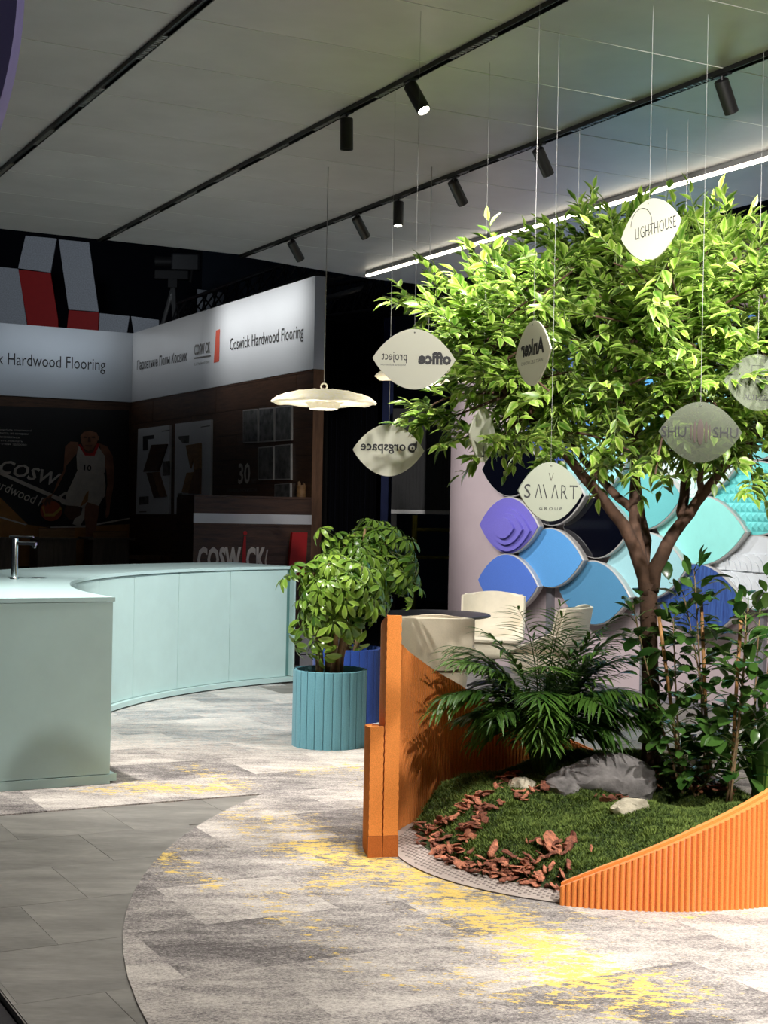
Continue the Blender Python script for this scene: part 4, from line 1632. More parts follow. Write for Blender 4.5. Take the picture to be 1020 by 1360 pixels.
# broad-leaved strap plant at the right frame edge
sbp = onY(1012, 1050, 6.9)
sbp.z = mound(sbp.x, sbp.y) - 0.005
strap = thing('strap_leaf_plant', 'clump of dark strap leaves with pale streaks at right frame edge', 'plant', sbp)
for k in range(34):
    a = random.uniform(0, 2 * PI)
    L = random.uniform(0.32, 0.62)
    ln_ = random.uniform(0.1, 0.6)
    o_ = Vector((math.cos(a), math.sin(a), 0))
    b0 = sbp + o_ * 0.03
    path = bez(b0, b0 + o_ * L * ln_ * 0.3 + ZD * L * 0.7, b0 + o_ * L * ln_ + ZD * L * (1 - ln_ * 0.55), 7)
    wv = o_.cross(ZD)
    prof = [0.25, 0.5, 0.8, 1.0, 1.0, 0.8, 0.45, 0.03]
    v_, f_ = [], []
    for i, q in enumerate(path):
        w_ = wv * 0.022 * prof[i]
        v_ += [q - w_ + ZD * 0.004, q, q + w_ + ZD * 0.004]
    for i in range(7):
        a_, b_ = 3 * i, 3 * i + 3
        f_ += [(a_, a_ + 1, b_ + 1, b_), (a_ + 1, a_ + 2, b_ + 2, b_ + 1)]
    o = mk('leaf', v_, f_, M['tree_leaf'] if k % 3 == 0 else M['cam_leaf'], strap, True)
    mesh_attr(o.data, 'rim', [1, 0, 1] * 8)
    mesh_attr(o.data, 'tint', [random.uniform(0.1, 0.8)] * 24)
# ================================================================== HANGING SIGNS
def lens_pts(w, h, n=24, off=0.0):
    """outline of the leaf-shaped board, points in (x, z)"""
    P_ = []
    for k in range(n):
        s = -1 + 2 * k / n
        P_.append((s * w / 2, (1 - s * s) ** 0.93 * h / 2 if abs(s) < 1 else 0))
    for k in range(n):
        s = 1 - 2 * k / n
        P_.append((s * w / 2, -(1 - s * s) ** 0.93 * h / 2 if abs(s) < 1 else 0))
    return P_


def sign(label, px, py, Y, yaw, m, texts, mirror, w=0.325, h=0.235, roll=0.0, extra=None):
    c = onY(px, py, Y)
    X = Vector((math.cos(yaw), math.sin(yaw), 0))
    N = Vector((math.sin(yaw), -math.cos(yaw), 0))       # towards the viewer
    X2 = X * math.cos(roll) + ZD * math.sin(roll)
    Z2 = ZD * math.cos(roll) - X * math.sin(roll)
    r_ = thing('hanging_sign', label, 'sign', c, 'leaf-shaped acrylic signs on wires')
    pl_ = lens_pts(w, h)
    MB().prism([c + X2 * a + Z2 * b - N * 0.003 for a, b in pl_], N * 0.006).obj('board', m, r_)
    tp3 = c + Z2 * (h / 2 - 0.006)
    MB().tube([tp3 - ZD * 0.012, Vector((tp3.x, tp3.y, CEIL + 0.004))], 0.0006, 6).obj('wire', M['wire'], r_)
    MB().lathe([(0.0005, -0.001), (0.0035, 0), (0.0035, 0.009), (0.0005, 0.010)], tp3 - ZD * 0.008 - N * 0.0045, 8, False, X2, Z2, N).obj('eyelet', M['chrome'], r_, True)
    for s, x, z, wd, hg, col, bold in texts:
        lettering(s, c + X2 * x + Z2 * z + N * 0.0036, X2, Z2, 0.05, M[col], r_, bold, 1.0, mirror, fit=(wd, hg))
    if extra:
        extra(r_, c, X2, Z2, N)
    return r_


def thin(root, name, pts, m):
    MB().tube(pts, 0.0011, 5).obj(name, m, root)


def logo_drop(r_, c, X, Z, N):
    # round drop emblem right of the word: ring with a dot and a pointed top corner
    o = c + X * 0.108 + Z * 0.012 + N * 0.0036
    P_ = [(math.cos(a) * 0.021, math.sin(a) * 0.021) for a in np.linspace(PI * 0.02, PI * 1.65, 22)]
    out = P_ + [(0.021, 0.036), (0.012, 0.02)]
    MB().prism([o + X * (a) + Z * b for a, b in out], N * 0.0006).obj('emblem', M['print'], r_)
    MB().prism([o + X * (math.cos(a) * 0.011) + Z * (math.sin(a) * 0.011) + N * 0.0008 for a in np.linspace(0, 2 * PI, 17)[:-1]], N * 0.0004).obj('emblem_ring', M['acrylic'], r_)
    MB().prism([o + X * (math.cos(a) * 0.0045) + Z * (math.sin(a) * 0.0045) + N * 0.0014 for a in np.linspace(0, 2 * PI, 13)[:-1]], N * 0.0004).obj('emblem_dot', M['print'], r_)


sign('frosted leaf-shaped sign with mirrored bold two-word lettering, left of the crown', 550, 477, 5.62, 0.10, M['acrylic'],
     [('office', 0.080, 0.005, 0.130, 0.050, 'print', 0.05), ('project', -0.078, 0.004, 0.098, 0.042, 'print', 0.0), ('functional architecture', -0.082, -0.024, 0.098, 0.008, 'print_g', 0)], True)
sign('frosted leaf-shaped sign with mirrored word and drop emblem, lowest on the left', 516, 598, 6.55, 0.04, M['acrylic'],
     [('orgspace', -0.025, 0.006, 0.205, 0.044, 'print', 0.02)], True, extra=logo_drop)
sign('nearly edge-on frosted sign with mirrored word hanging in front of the crown', 708, 469, 5.25, -1.27, M['acrylic'],
     [('Anker', 0.0, 0.022, 0.215, 0.062, 'print', 0.045), ('SMART ELECTRONICS', 0.0, -0.032, 0.20, 0.012, 'print_g', 0)], True)


def savart_mark(r_, c, X, Z, N):
    o = c + X * 0.0 + Z * 0.058 + N * 0.0036
    for sg in (-1, 1):
        thin(r_, 'chevron_mark', [o + X * sg * 0.011 + Z * 0.016, o - Z * 0.014], M['print_brown'])


sign('clear frosted sign with thin five-letter word in front of the wall scales', 731, 653, 5.75, 0.56, M['acrylic_g'],
     [('S', -0.118, 0.0, 0.032, 0.055, 'print', 0), ('\u039b', -0.062, 0.0, 0.036, 0.055, 'print', -0.01), ('\\', -0.030, 0.0, 0.024, 0.055, 'print', -0.01), ('\u039b', 0.020, 0.0, 0.036, 0.055, 'print', -0.01),
      ('R', 0.068, 0.0, 0.032, 0.055, 'print', -0.01), ('T', 0.116, 0.0, 0.040, 0.055, 'print', -0.01), ('G R O U P', 0.0, -0.068, 0.115, 0.011, 'print', 0)], False, extra=savart_mark)


def light_arc(r_, c, X, Z, N):
    o = c - X * 0.045 + Z * 0.03 + N * 0.0036
    thin(r_, 'arc_mark', [o + X * math.cos(a) * 0.058 + Z * math.sin(a) * 0.062 for a in np.linspace(-1.0, 3.1, 26)], M['print'])


sign('highest frosted sign with thin word and arc above the crown', 864, 305, 5.5, -1.0, M['acrylic'],
     [('LIGHTHOUSE', 0.03, 0.0, 0.22, 0.045, 'print', -0.008)], False, roll=0.08, extra=light_arc)


def shu_bars(r_, c, X, Z, N):
    for k, (x, w, h) in enumerate([(-0.036, 0.006, 0.06), (-0.022, 0.012, 0.085), (0.0, 0.026, 0.10), (0.022, 0.012, 0.085), (0.036, 0.006, 0.06)]):
        MB().prism([c + X * (x + w / 2 * math.cos(a)) + Z * (h / 2 * math.sin(a)) + N * 0.0036 for a in np.linspace(0, 2 * PI, 17)[:-1]], N * 0.0005).obj('oval_mark', M['print_brown'], r_)


sign('see-through grey sign with a repeated three-letter word at right of the crown', 930, 574, 5.6, 0.02, M['acrylic_c'],
     [('SHU', -0.104, 0.0, 0.098, 0.042, 'print', 0.004), ('SHU', 0.098, 0.0, 0.098, 0.042, 'print', 0.004)], False, extra=shu_bars)


def alt_mark(r_, c, X, Z, N):
    o = c + N * 0.0036 + Z * 0.03
    thin(r_, 'monogram', [o - X * 0.03 + Z * 0.04, o + X * 0.03 + Z * 0.04, o - X * 0.03 - Z * 0.02, o + X * 0.03 - Z * 0.02], M['print'])
    thin(r_, 'monogram', [o - X * 0.03 + Z * 0.04, o - X * 0.03 + Z * 0.015], M['print'])
    thin(r_, 'monogram', [o + X * 0.03 - Z * 0.02, o + X * 0.03 + Z * 0.005], M['print'])


sign('frosted sign cut off by the right frame edge with a line monogram', 1006, 508, 6.0, 0.35, M['acrylic_c'],
     [('ALTEZZA', 0.0, -0.062, 0.135, 0.022, 'print', -0.005)], False, extra=alt_mark)
sign('small sliver of an edge-on white sign under the left crown edge', 641, 578, 6.25, 1.15, M['acrylic'],
     [('L', 0.0, -0.07, 0.03, 0.05, 'print', 0.02)], True)

for px, py, zlow, lab in [(770, 165, 2.85, 'thin vertical wire entering the crown left of the highest sign'), (886, 170, 2.8, 'thin vertical wire right beside the highest sign'), (914, 157, 2.75, 'thin vertical wire entering the crown right of the highest sign')]:
    p = hit(px, py, ZD, CEIL)
    w_ = MB().tube([Vector((p.x, p.y, zlow)), Vector((p.x, p.y, CEIL + 0.004))], 0.0011, 6).obj('hanging_wire', M['wire'])
    tag(w_, lab, 'wire')


# ================================================================== PAPER PENDANT LAMPS
def pendant(label, px, py, Y, R=0.30):
    c = onY(px, py, Y)
    r_ = thing('pendant_lamp', label, 'lamp', c, 'paper pulp pendant lamps')
    prof = []
    n = 48
    rings = []
    for rad, z in [(0.02, 0.048), (0.08, 0.047), (0.16, 0.036), (0.22, 0.022), (0.265, 0.006), (0.292, -0.012), (0.30, -0.022), (0.292, -0.03), (0.24, -0.026), (0.15, -0.024), (0.10, -0.024)]:
        k_ = R / 0.30
        rings.append([c + Vector(((rad * k_ * (1 + 0.012 * math.sin(7 * a + rad * 30))) * math.cos(a), (rad * k_ * (1 + 0.012 * math.sin(5 * a))) * math.sin(a), z + 0.004 * math.sin(9 * a + rad * 40))) for a in np.linspace(0, 2 * PI, n + 1)[:-1]])
    MB().rings(rings, True).obj('shade', M['shade'], r_, True)
    MB().lathe([(0.10, -0.024), (0.094, -0.036), (0.082, -0.058), (0.078, -0.062), (0.001, -0.060)], c, 36, False).obj('collar', M['shade'], r_, True, sharp=40)
    ring = [c + Vector((math.cos(a) * 0.017, 0, 0.067 + math.sin(a) * 0.017)) for a in np.linspace(0, 2 * PI, 19)]
    MB().tube(ring, 0.0045, 8, False).obj('hook_ring', M['shade'], r_, True)
    MB().tube([c + ZD * 0.082, Vector((c.x, c.y, CEIL + 0.004))], 0.0022, 8).obj('cord', M['wire'], r_, True)
    lamp_light('POINT', c - ZD * 0.11, None, 5, WARM, 0.04, name='pendant_glow')


pendant('cream paper disc pendant lamp hanging left of the orange screen', 430, 529, 8.2)
pendant('cream paper disc pendant lamp mostly hidden behind a frosted sign', 568, 496, 8.15)

# ================================================================== SCALES ON THE WALL
def felt_c(n, rgb, sp=0.14):
    k = 'scale_' + n
    if k not in M:
        M[k] = felt(k + '_felt', rgb, sp)
    return M[k]


t = NT('blue_stained_wood')
p = t.pos(scale=(14, 14, 1.6))
f = t.noise(p, 3.0, 5.0, 0.7)
t.link(t.ramp(f, [(0.35, lin((24, 48, 112))), (0.65, lin((58, 96, 170)))]), t.b.inputs['Base Color'])
M['bluewood'] = t.m
t = NT('aqua_contour_print')
wv = t.add('ShaderNodeTexNoise')
wv.inputs['Scale'].default_value = 9.0
wv.inputs['Detail'].default_value = 0.0
t.link(t.pos(), wv.inputs['Vector'])
fr = t.math('FRACT', t.math('MULTIPLY', wv.outputs['Fac'], 9.0))
t.link(t.ramp(fr, [(0.0, lin((120, 176, 176))), (0.10, lin((120, 176, 176))), (0.16, lin((206, 230, 226))), (1.0, lin((206, 230, 226)))]), t.b.inputs['Base Color'])
t.b.inputs['Roughness'].default_value = 0.7
M['contour'] = t.m
M['pyr'] = mat('turquoise_tiles', (104, 206, 206), 0.5, 0.04)
M['relief'] = mat('pale_grey_relief', (206, 212, 218), 0.7, 0.05)
M['stainless'] = M['rim']

OFF_L, OFF_R = 0.06, 0.17


def scale_board(label, L, Rr, hh, face, kind='flat', lift=0.0):
    """L, Rr: pixels of left and right tips; hh: half height in pixels"""
    l = hit(L[0], L[1], VD, WV - OFF_L - lift)
    r = hit(Rr[0], Rr[1], VD, WV - OFF_R - lift)
    c = (l + r) / 2
    X = (r - l)
    X.z = 0
    w = X.length
    X.normalize()
    N = X.cross(ZD).normalized()
    if N.dot(VD) > 0:
        N = -N
    h = 2 * hh * c.y / FPX
    z = c.z
    root = thing('wall_scale', label, 'wall panel', (c.x, c.y, z), 'leaf-shaped acoustic panels on the wall')
    out = lens_pts(w, h, 18)
    T = 0.055
    n = len(out)
    # silver body with a rounded rim
    v, f = [], []
    for d, k in ((-T, 0.97), (-T * 0.2, 1.0), (0.0, 1.0), (0.006, 0.985)):
        v += [c + X * a * k + ZD * b * k + N * d for a, b in out]
    for i in range(3):
        for j in range(n):
            q = (j + 1) % n
            f.append((i * n + j, i * n + q, (i + 1) * n + q, (i + 1) * n + j))
    f.append(tuple(range(n))[::-1])
    f.append(tuple(range(3 * n, 4 * n)))
    mk('rim', v, f, M['stainless'], root)
    if kind == 'pyramid':
        v, f = [], []
        s = h / 8
        k0 = int(w / s / 2) + 1
        mb = MB()
        for i in range(-k0, k0 + 1):
            for j in range(-5, 6):
                cx_, cz_ = i * s, j * s
                if abs(cx_) > w / 2 or abs(cz_) > (1 - (2 * cx_ / w) ** 2) * h / 2 * 0.96:
                    continue
                q = [c + X * (cx_ + a * s / 2) + ZD * (cz_ + b * s / 2) + N * 0.009 for a, b in ((-1, -1), (1, -1), (1, 1), (-1, 1))]
                mb = MB().add(q + [c + X * cx_ + ZD * cz_ + N * (0.009 + s * 0.33)], [(0, 1, 4), (1, 2, 4), (2, 3, 4), (3, 0, 4)])
                mb.obj('pyramid_tile', face, root)
        MB().prism([c + X * a * 0.965 + ZD * b * 0.965 + N * 0.0065 for a, b in out], N * 0.002).obj('face', face, root)
        return
    MB().prism([c + X * a * 0.965 + ZD * b * 0.965 + N * 0.0065 for a, b in out], N * (0.0025 if kind == 'glass' else 0.005)).obj('face', face, root)
    if kind == 'ripple':
        for k, (sc_, dz, dx) in enumerate([(0.74, -0.08, 0.02), (0.55, -0.06, 0.03), (0.36, -0.045, 0.02)]):
            MB().prism([c + X * (a * sc_ + dx * w) + ZD * (b * sc_ + dz * h) + N * (0.0118 + 0.0225 * k) for a, b in out], N * 0.022).obj('ripple_layer', face, root)
    if kind == 'arcs':
        s = h / 4
        for i in range(-6, 7):
            for j in range(-2, 2):
                cx_, cz_ = i * s + s / 2, j * s + s / 2
                if abs(cx_) > w / 2 or abs(cz_) > (1 - (2 * cx_ / w) ** 2) * h / 2 * 0.8:
                    continue
                dep = random.uniform(0.004, 0.012)
                g = 0.004
                o_ = c + X * (cx_ - s / 2 + g) + ZD * (cz_ - s / 2 + g) + N * 0.0118
                L_ = s - 2 * g
                base_ = [o_, o_ + X * L_, o_ + X * L_ + ZD * L_, o_ + ZD * L_]
                if any(abs((q - c).z) > (1 - min(1, (2 * (q - c).dot(X) / w) ** 2)) * h / 2 * 0.97 for q in base_):
                    continue
                MB().prism(base_, N * dep).obj('relief_tile', face, root)
                qr = [o_] + [o_ + X * L_ * 0.95 * math.cos(a) + ZD * L_ * 0.95 * math.sin(a) for a in np.linspace(0, PI / 2, 9)]
                MB().prism([q + N * (dep + 0.0003) for q in qr], N * 0.008).obj('relief_tile', face, root)
                qr = [o_] + [o_ + X * L_ * 0.6 * math.cos(a) + ZD * L_ * 0.6 * math.sin(a) for a in np.linspace(0, PI / 2, 9)]
                MB().prism([q + N * (dep + 0.0086) for q in qr], N * 0.007).obj('relief_tile', face, root)


blk = M['glossblack']
SC = [
    ('glossy navy black leaf panel at the left end of the upper row', (640, 623), (722, 621), 38, blk, 'glass'),
    ('purple felt leaf panel with stepped ripples', (637, 697), (717, 699), 38, felt_c('purple', (104, 96, 190)), 'ripple'),
    ('royal blue felt leaf panel behind the wide chair', (635, 770), (716, 779), 39, felt_c('royal', (66, 108, 200)), 'flat'),
    ('glossy navy leaf panel behind the clear sign', (692, 660), (778, 657), 40, blk, 'glass'),
    ('azure blue felt leaf panel right of the purple one', (688, 739), (776, 743), 40, felt_c('azure', (76, 146, 208)), 'flat'),
    ('pale aqua felt leaf panel crossed by the left tree branch', (744, 616), (833, 618), 42, felt_c('aqua', (140, 204, 208), 0.08), 'flat'),
    ('glossy black leaf panel left of the trunk fork', (748, 700), (838, 702), 41, blk, 'glass'),
    ('steel blue felt leaf panel lowest beside the right chair', (742, 784), (838, 791), 43, felt_c('steel', (66, 128, 168)), 'flat'),
    ('mid teal leaf panel behind the trunk fork', (805, 657), (908, 664), 44, felt_c('midteal', (92, 172, 176), 0.06), 'flat'),
    ('light blue-grey felt leaf panel left of the main trunk', (806, 748), (914, 755), 45, felt_c('ice', (150, 198, 206), 0.1), 'flat'),
    ('white leaf panel with aqua contour lines under the see-through sign', (866, 614), (983, 618), 47, M['contour'], 'flat'),
    ('smooth mint leaf panel right of the trunk fork', (872, 702), (993, 707), 47, mat('mint_face', (146, 224, 218), 0.45, 0.03), 'flat'),
    ('blue stained wood leaf panel behind the camellias', (868, 792), (990, 800), 48, M['bluewood'], 'flat'),
    ('turquoise leaf panel of small pyramids at right frame edge', (938, 660), (1078, 664), 50, M['pyr'], 'pyramid'),
    ('pale grey leaf panel with quarter-circle relief at right frame edge', (938, 757), (1078, 764), 50, M['relief'], 'arcs'),
]
UPC = [((692, 582), (778, 577), 40, 'navy blue', (40, 70, 150)), ((744, 534), (833, 532), 42, 'bright blue', (70, 140, 220)), ((805, 570), (908, 572), 44, 'pale blue', (130, 190, 220)), ((805, 480), (908, 480), 44, 'sky blue', (80, 160, 220)),
       ((866, 520), (983, 522), 47, 'light aqua', (140, 210, 214)), ((866, 426), (983, 425), 47, 'azure', (70, 150, 220)), ((938, 562), (1078, 562), 50, 'pale turquoise', (120, 204, 206)), ((938, 462), (1078, 460), 50, 'cornflower blue', (90, 140, 214)), ((744, 450), (833, 446), 42, 'cobalt blue', (50, 90, 190)), ((805, 392), (908, 388), 44, 'deep sky blue', (60, 140, 215)), ((692, 502), (778, 495), 40, 'slate blue', (80, 110, 170))]
for L, Rr, hh, nm, rgb in UPC:
    SC.append((nm + ' felt leaf panel on the wall behind the tree crown', L, Rr, hh, felt_c(nm.replace(' ', '_'), rgb, 0.1), 'flat'))
for s in SC:
    scale_board(*s)
# grey posts carrying the scales
for px, lab in [(731, 'grey wall post under the azure scale panel'), (858, 'grey wall post behind the tree trunk'), (1012, 'grey wall post behind the right camellia')]:
    q = hit(px, 800, VD, WV - 0.02)
    u_ = q.x * UX + q.y * UY
    pst = MB().box(uv(u_ - 0.04, WV - 0.034, 0.001), UD * 0.09, VD * 0.033, ZD * 2.6).obj('wall_post', M['post'])
    tag(pst, lab, 'post')

# ================================================================== CHAIRS AND TABLE
def shell_chair():
    root = thing('shell_chair', 'x', 'chair')
    NS, NT_ = 17, 22
    P_ = [(0.27, 0.435), (0.20, 0.452), (0.08, 0.445), (-0.06, 0.432), (-0.16, 0.44), (-0.225, 0.49), (-0.255, 0.57), (-0.28, 0.68), (-0.30, 0.79), (-0.308, 0.83)]
    arc = np.linspace(0, 1, len(P_))
    def prof(t_):
        return float(np.interp(t_, arc, [a for a, b in P_])), float(np.interp(t_, arc, [b for a, b in P_]))
    g = []
    for i in range(NT_):
        t_ = i / (NT_ - 1)
        y, z = prof(t_)
        row = []
        for j in range(NS):
            s = -1 + 2 * j / (NS - 1)
            seatk = max(0, min(1, (0.62 - t_) / 0.62))
            # outline width
            if t_ > 0.88:
                wk = math.sqrt(max(0, 1 - ((t_ - 0.88) / 0.12) ** 2.4 * 0.22))
            elif t_ < 0.1:
                wk = 0.80 + 0.20 * math.sin(t_ / 0.1 * PI / 2)
            else:
                wk = 1.0
            hw = 0.275 * wk
            a = abs(s)
            lift = 0.0
            fwd_ = 0.0
            arm = max(0, 1 - abs(t_ - 0.42) / 0.33)
            lift = (a ** 5) * 0.19 * arm * (1 if t_ < 0.62 else 1)
            fwd_ = (a ** 3) * 0.11 * max(0, min(1, (t_ - 0.5) / 0.2))
            drop = 0.025 * (a ** 2) * (t_ > 0.9) * (t_ - 0.9) / 0.1
            row.append(Vector((s * hw, y + fwd_, z + lift - drop)))
        g.append(row)
    def surf(inset, off, lo, hi, jl, jh):
        return [[g[i][j] for j in range(jl, jh)] for i in range(lo, hi)]
    def thick(grid, t_):
        ni, nj = len(grid), len(grid[0])
        nrm = [[None] * nj for _ in range(ni)]
        for i in range(ni):
            for j in range(nj):
                a = grid[min(i + 1, ni - 1)][j] - grid[max(i - 1, 0)][j]
                b = grid[i][min(j + 1, nj - 1)] - grid[i][max(j - 1, 0)]
                nrm[i][j] = b.cross(a).normalized()
        v = [grid[i][j] for i in range(ni) for j in range(nj)] + [grid[i][j] - nrm[i][j] * t_ for i in range(ni) for j in range(nj)]
        f = []
        N0 = ni * nj
        for i in range(ni - 1):
            for j in range(nj - 1):
                q = i * nj + j
                f.append((q, q + 1, q + nj + 1, q + nj))
                f.append((N0 + q, N0 + q + nj, N0 + q + nj + 1, N0 + q + 1))
        ed = [(0, j) for j in range(nj)] + [(i, nj - 1) for i in range(1, ni)] + [(ni - 1, j) for j in range(nj - 2, -1, -1)] + [(i, 0) for i in range(ni - 2, 0, -1)]
        for k in range(len(ed)):
            a, b = ed[k], ed[(k + 1) % len(ed)]
            A_, B_ = a[0] * nj + a[1], b[0] * nj + b[1]
            f.append((A_, N0 + A_, N0 + B_, B_))
        return v, f
    v, f = thick(g, 0.022)
    mk('shell', v, f, M['cream_back'], root, True).data.set_sharp_from_angle(angle=math.radians(50))
    def upn(grid, d):
        ni, nj = len(grid), len(grid[0])
        o = []
        for i in range(ni):
            r_ = []
            for j in range(nj):
                a = grid[min(i + 1, ni - 1)][j] - grid[max(i - 1, 0)][j]
                b = grid[i][min(j + 1, nj - 1)] - grid[i][max(j - 1, 0)]
                r_.append(grid[i][j] + b.cross(a).normalized() * d)
            o.append(r_)
        return o
    seat = upn([r_[2:-2] for r_ in g[1:10]], 0.034)
    v, f = thick(seat, 0.03)
    mk('seat_cushion', v, f, M['cream'], root, True).data.set_sharp_from_angle(angle=math.radians(60))
    back = upn([r_[1:-1] for r_ in g[11:-1]], 0.026)
    v, f = thick(back, 0.022)
    mk('back_pad', v, f, M['cream'], root, True).data.set_sharp_from_angle(angle=math.radians(60))
    rg = []
    for z, k in ((0.295, 0.80), (0.305, 0.90), (0.34, 0.96), (0.41, 1.0), (0.452, 1.0)):
        rg.append([Vector((math.copysign(abs(math.cos(a)) ** 0.45, math.cos(a)) * 0.245 * k, 0.02 + math.copysign(abs(math.sin(a)) ** 0.45, math.sin(a)) * 0.225 * k, z - (0.012 if z > 0.43 and math.sin(a) < 0 else 0))) for a in np.linspace(0, 2 * PI, 41)[:-1]])
    MB().rings(rg, True).obj('seat_base', M['cream'], root, True, sharp=60)
    MB().lathe([(0.001, 0.294), (0.09, 0.293), (0.09, 0.28), (0.03, 0.27), (0.026, 0.08), (0.045, 0.06), (0.001, 0.055)], (0, -0.02, 0), 20, False).obj('column', M['black'], root, True, sharp=40)
    for k in range(4):
        a = PI / 4 + k * PI / 2
        e = Vector((math.cos(a), math.sin(a), 0))
        MB().tube([e * 0.03 + Vector((0, -0.02, 0.075)), e * 0.18 + Vector((0, -0.02, 0.06)), e * 0.30 + Vector((0, -0.02, 0.014))], [0.016, 0.013, 0.011], 8).obj('leg', M['black'], root, True)
    return root


ch = shell_chair()
q = onY(583, 900, 10.15)
place(ch, (0.335, 9.75, 0.004), 0.04)
ch['label'] = 'cream shell chair with its back to us behind the tall orange end'
ch['group'] = 'cream shell chairs round the table'
dup(ch, (0.93, 12.2, 0.004), PI - 0.12, 'wide cream shell chair facing us beyond the dark table', 'cream shell chairs round the table')
dup(ch, (1.25, 10.95, 0.004), PI / 2 - 0.5, 'cream shell chair seen side-on at the right of the table', 'cream shell chairs round the table')
tc_ = (0.40, 10.85, 0.004)
tb_ = thing('round_table', 'round dark grey table between the cream chairs', 'table', tc_)
MB().lathe([(0.001, 0.722), (0.40, 0.722), (0.415, 0.73), (0.415, 0.738), (0.405, 0.744), (0.001, 0.744)], tc_, 64, False).obj('table_top', M['table'], tb_, True, sharp=30)
MB().lathe([(0.12, 0.718), (0.035, 0.70), (0.03, 0.04), (0.06, 0.03)], tc_, 24, False).obj('column', M['black'], tb_, True, sharp=40)
MB().lathe([(0.001, 0.03), (0.24, 0.024), (0.25, 0.012), (0.25, 0.0), (0.001, 0.0)], tc_, 40, False).obj('foot_plate', M['black'], tb_, True, sharp=40)
# ================================================================== NEIGHBOURING STAND (far left)
BP = onY(418, 490, 15.6)
BV = BP.x * VX + BP.y * VY                     # right wall plane, v = BV
BU2 = BP.x * UX + BP.y * UY
q = hit(176, 500, VD, BV)
BU1 = q.x * UX + q.y * UY                      # left wall plane, u = BU1


def onR(px, py, off=0.0):
    return hit(px, py, VD, BV - off)


def onL(px, py, off=0.0):
    return hit(px, py, UD, BU1 - off)


def onD(px, py, off=0.0):
    return hit(px, py, UD, BU2 - 0.02 - off)


zf0, zf1 = onR(418, 490).z, onR(418, 367).z
BVL = BV - 7.0
booth_r = MB().box(uv(BU2, BV, -0.02), UD * (BU1 - BU2 + 0.1), VD * 0.11, ZD * (zf0 + 0.018)).obj('wall_booth_right', M['dark'])
tag(booth_r, kind='structure')
booth_l = MB().box(uv(BU1, BV + 0.1, -0.02), VD * (-7.0), UD * 0.11, ZD * (zf0 + 0.018)).obj('wall_booth_left', M['walnut'])
tag(booth_l, kind='structure')
# walnut planks on the right wall
ph = 0.30
nz = int(zf0 / ph) + 1
for k in range(nz):
    z0_, z1_ = k * ph, min(zf0 - 0.004, (k + 1) * ph)
    cuts_ = sorted([0, BU1 - BU2] + [(0.9 + 1.55 * k) % 2.4 + 2.4 * j for j in range(4)])
    cuts_ = [c for c in cuts_ if 0 <= c <= BU1 - BU2]
    for a, b in zip(cuts_[:-1], cuts_[1:]):
        if b - a > 0.05 and z1_ - z0_ > 0.02:
            MB().box(uv(BU2 + a + 0.003, BV - 0.012, z0_ + 0.003), UD * (b - a - 0.006), VD * 0.0115, ZD * (z1_ - z0_ - 0.006)).obj('wall_plank', M['walnut'], booth_r)
MB().box(uv(BU2 - 0.012, BV - 0.012, -0.01), UD * 0.0115, VD * 0.122, ZD * (zf0 + 0.005)).obj('end_plank', M['walnut_l'], booth_r)

fr_ = thing('fascia_board', 'long white sign board along the right side of the dark stand', 'sign board', uv((BU1 + BU2) / 2, BV, zf0))
half = BU2 + (BU1 - BU2) * 0.54
for a, b in ((BU2, half), (half, BU1)):
    MB().box(uv(a + 0.001, BV - 0.014, zf0), UD * (b - a - 0.002), VD * 0.124, ZD * (zf1 - zf0)).obj('panel', M['fascia'], fr_)
fl_ = thing('fascia_board', 'white sign board along the left back side of the dark stand', 'sign board', uv(BU1, BV - 2, zf0))
MB().box(uv(BU1 - 0.014, BV - 0.016, zf0), VD * (-6.9), UD * 0.124, ZD * (zf1 - zf0)).obj('panel', M['fascia'], fl_)


def write(s, pts, plane, parent, m, bold=0.0, off=0.0045, shear=0.0, fitw=True):
    """text between two pixels (left, right) on a plane, height given as pixels at centre"""
    (x0, y0), (x1, y1), hpx = pts
    a, b = plane(x0, y0, off), plane(x1, y1, off)
    c = (a + b) / 2
    X = b - a
    w = X.length
    X.normalize()
    h = hpx * c.y / FPX
    return lettering(s, c, X, ZD, 0.2, M[m], parent, bold, fit=(w, h), shear=shear)


PF = lambda x, y, o=0.0: onR(x, y, 0.014 + o)
PL = lambda x, y, o=0.0: onL(x, y, 0.014 + o)
write('Coswick Hardwood Flooring', ((305, 460), (403, 442), 22), PF, fr_, 'print')
write('Паркетные Полы Косвик', ((182, 487), (248, 474), 17), PF, fr_, 'print')
write('COSW CK', ((258, 465), (279, 461), 15), PF, fr_, 'print_g', 0.03)
write('Solid Hardwood Floors', ((258, 484), (278, 480), 4), PF, fr_, 'print_g')
MB().prism([PF(258, 477, 0.002), PF(280, 473.5, 0.002), PF(280, 471.5, 0.002), PF(258, 475, 0.002)], -VD * 0.002).obj('rule_line', M['print_g'], fr_)
MB().prism([PF(284, 482, 0.002), PF(291, 480, 0.002), PF(292, 437, 0.002), PF(287, 439, 0.002)], -VD * 0.002).obj('red_mark', M['print_red'], fr_)
write('Coswick Hardwood Flooring', ((-55, 475), (140, 487), 21), PL, fl_, 'print')

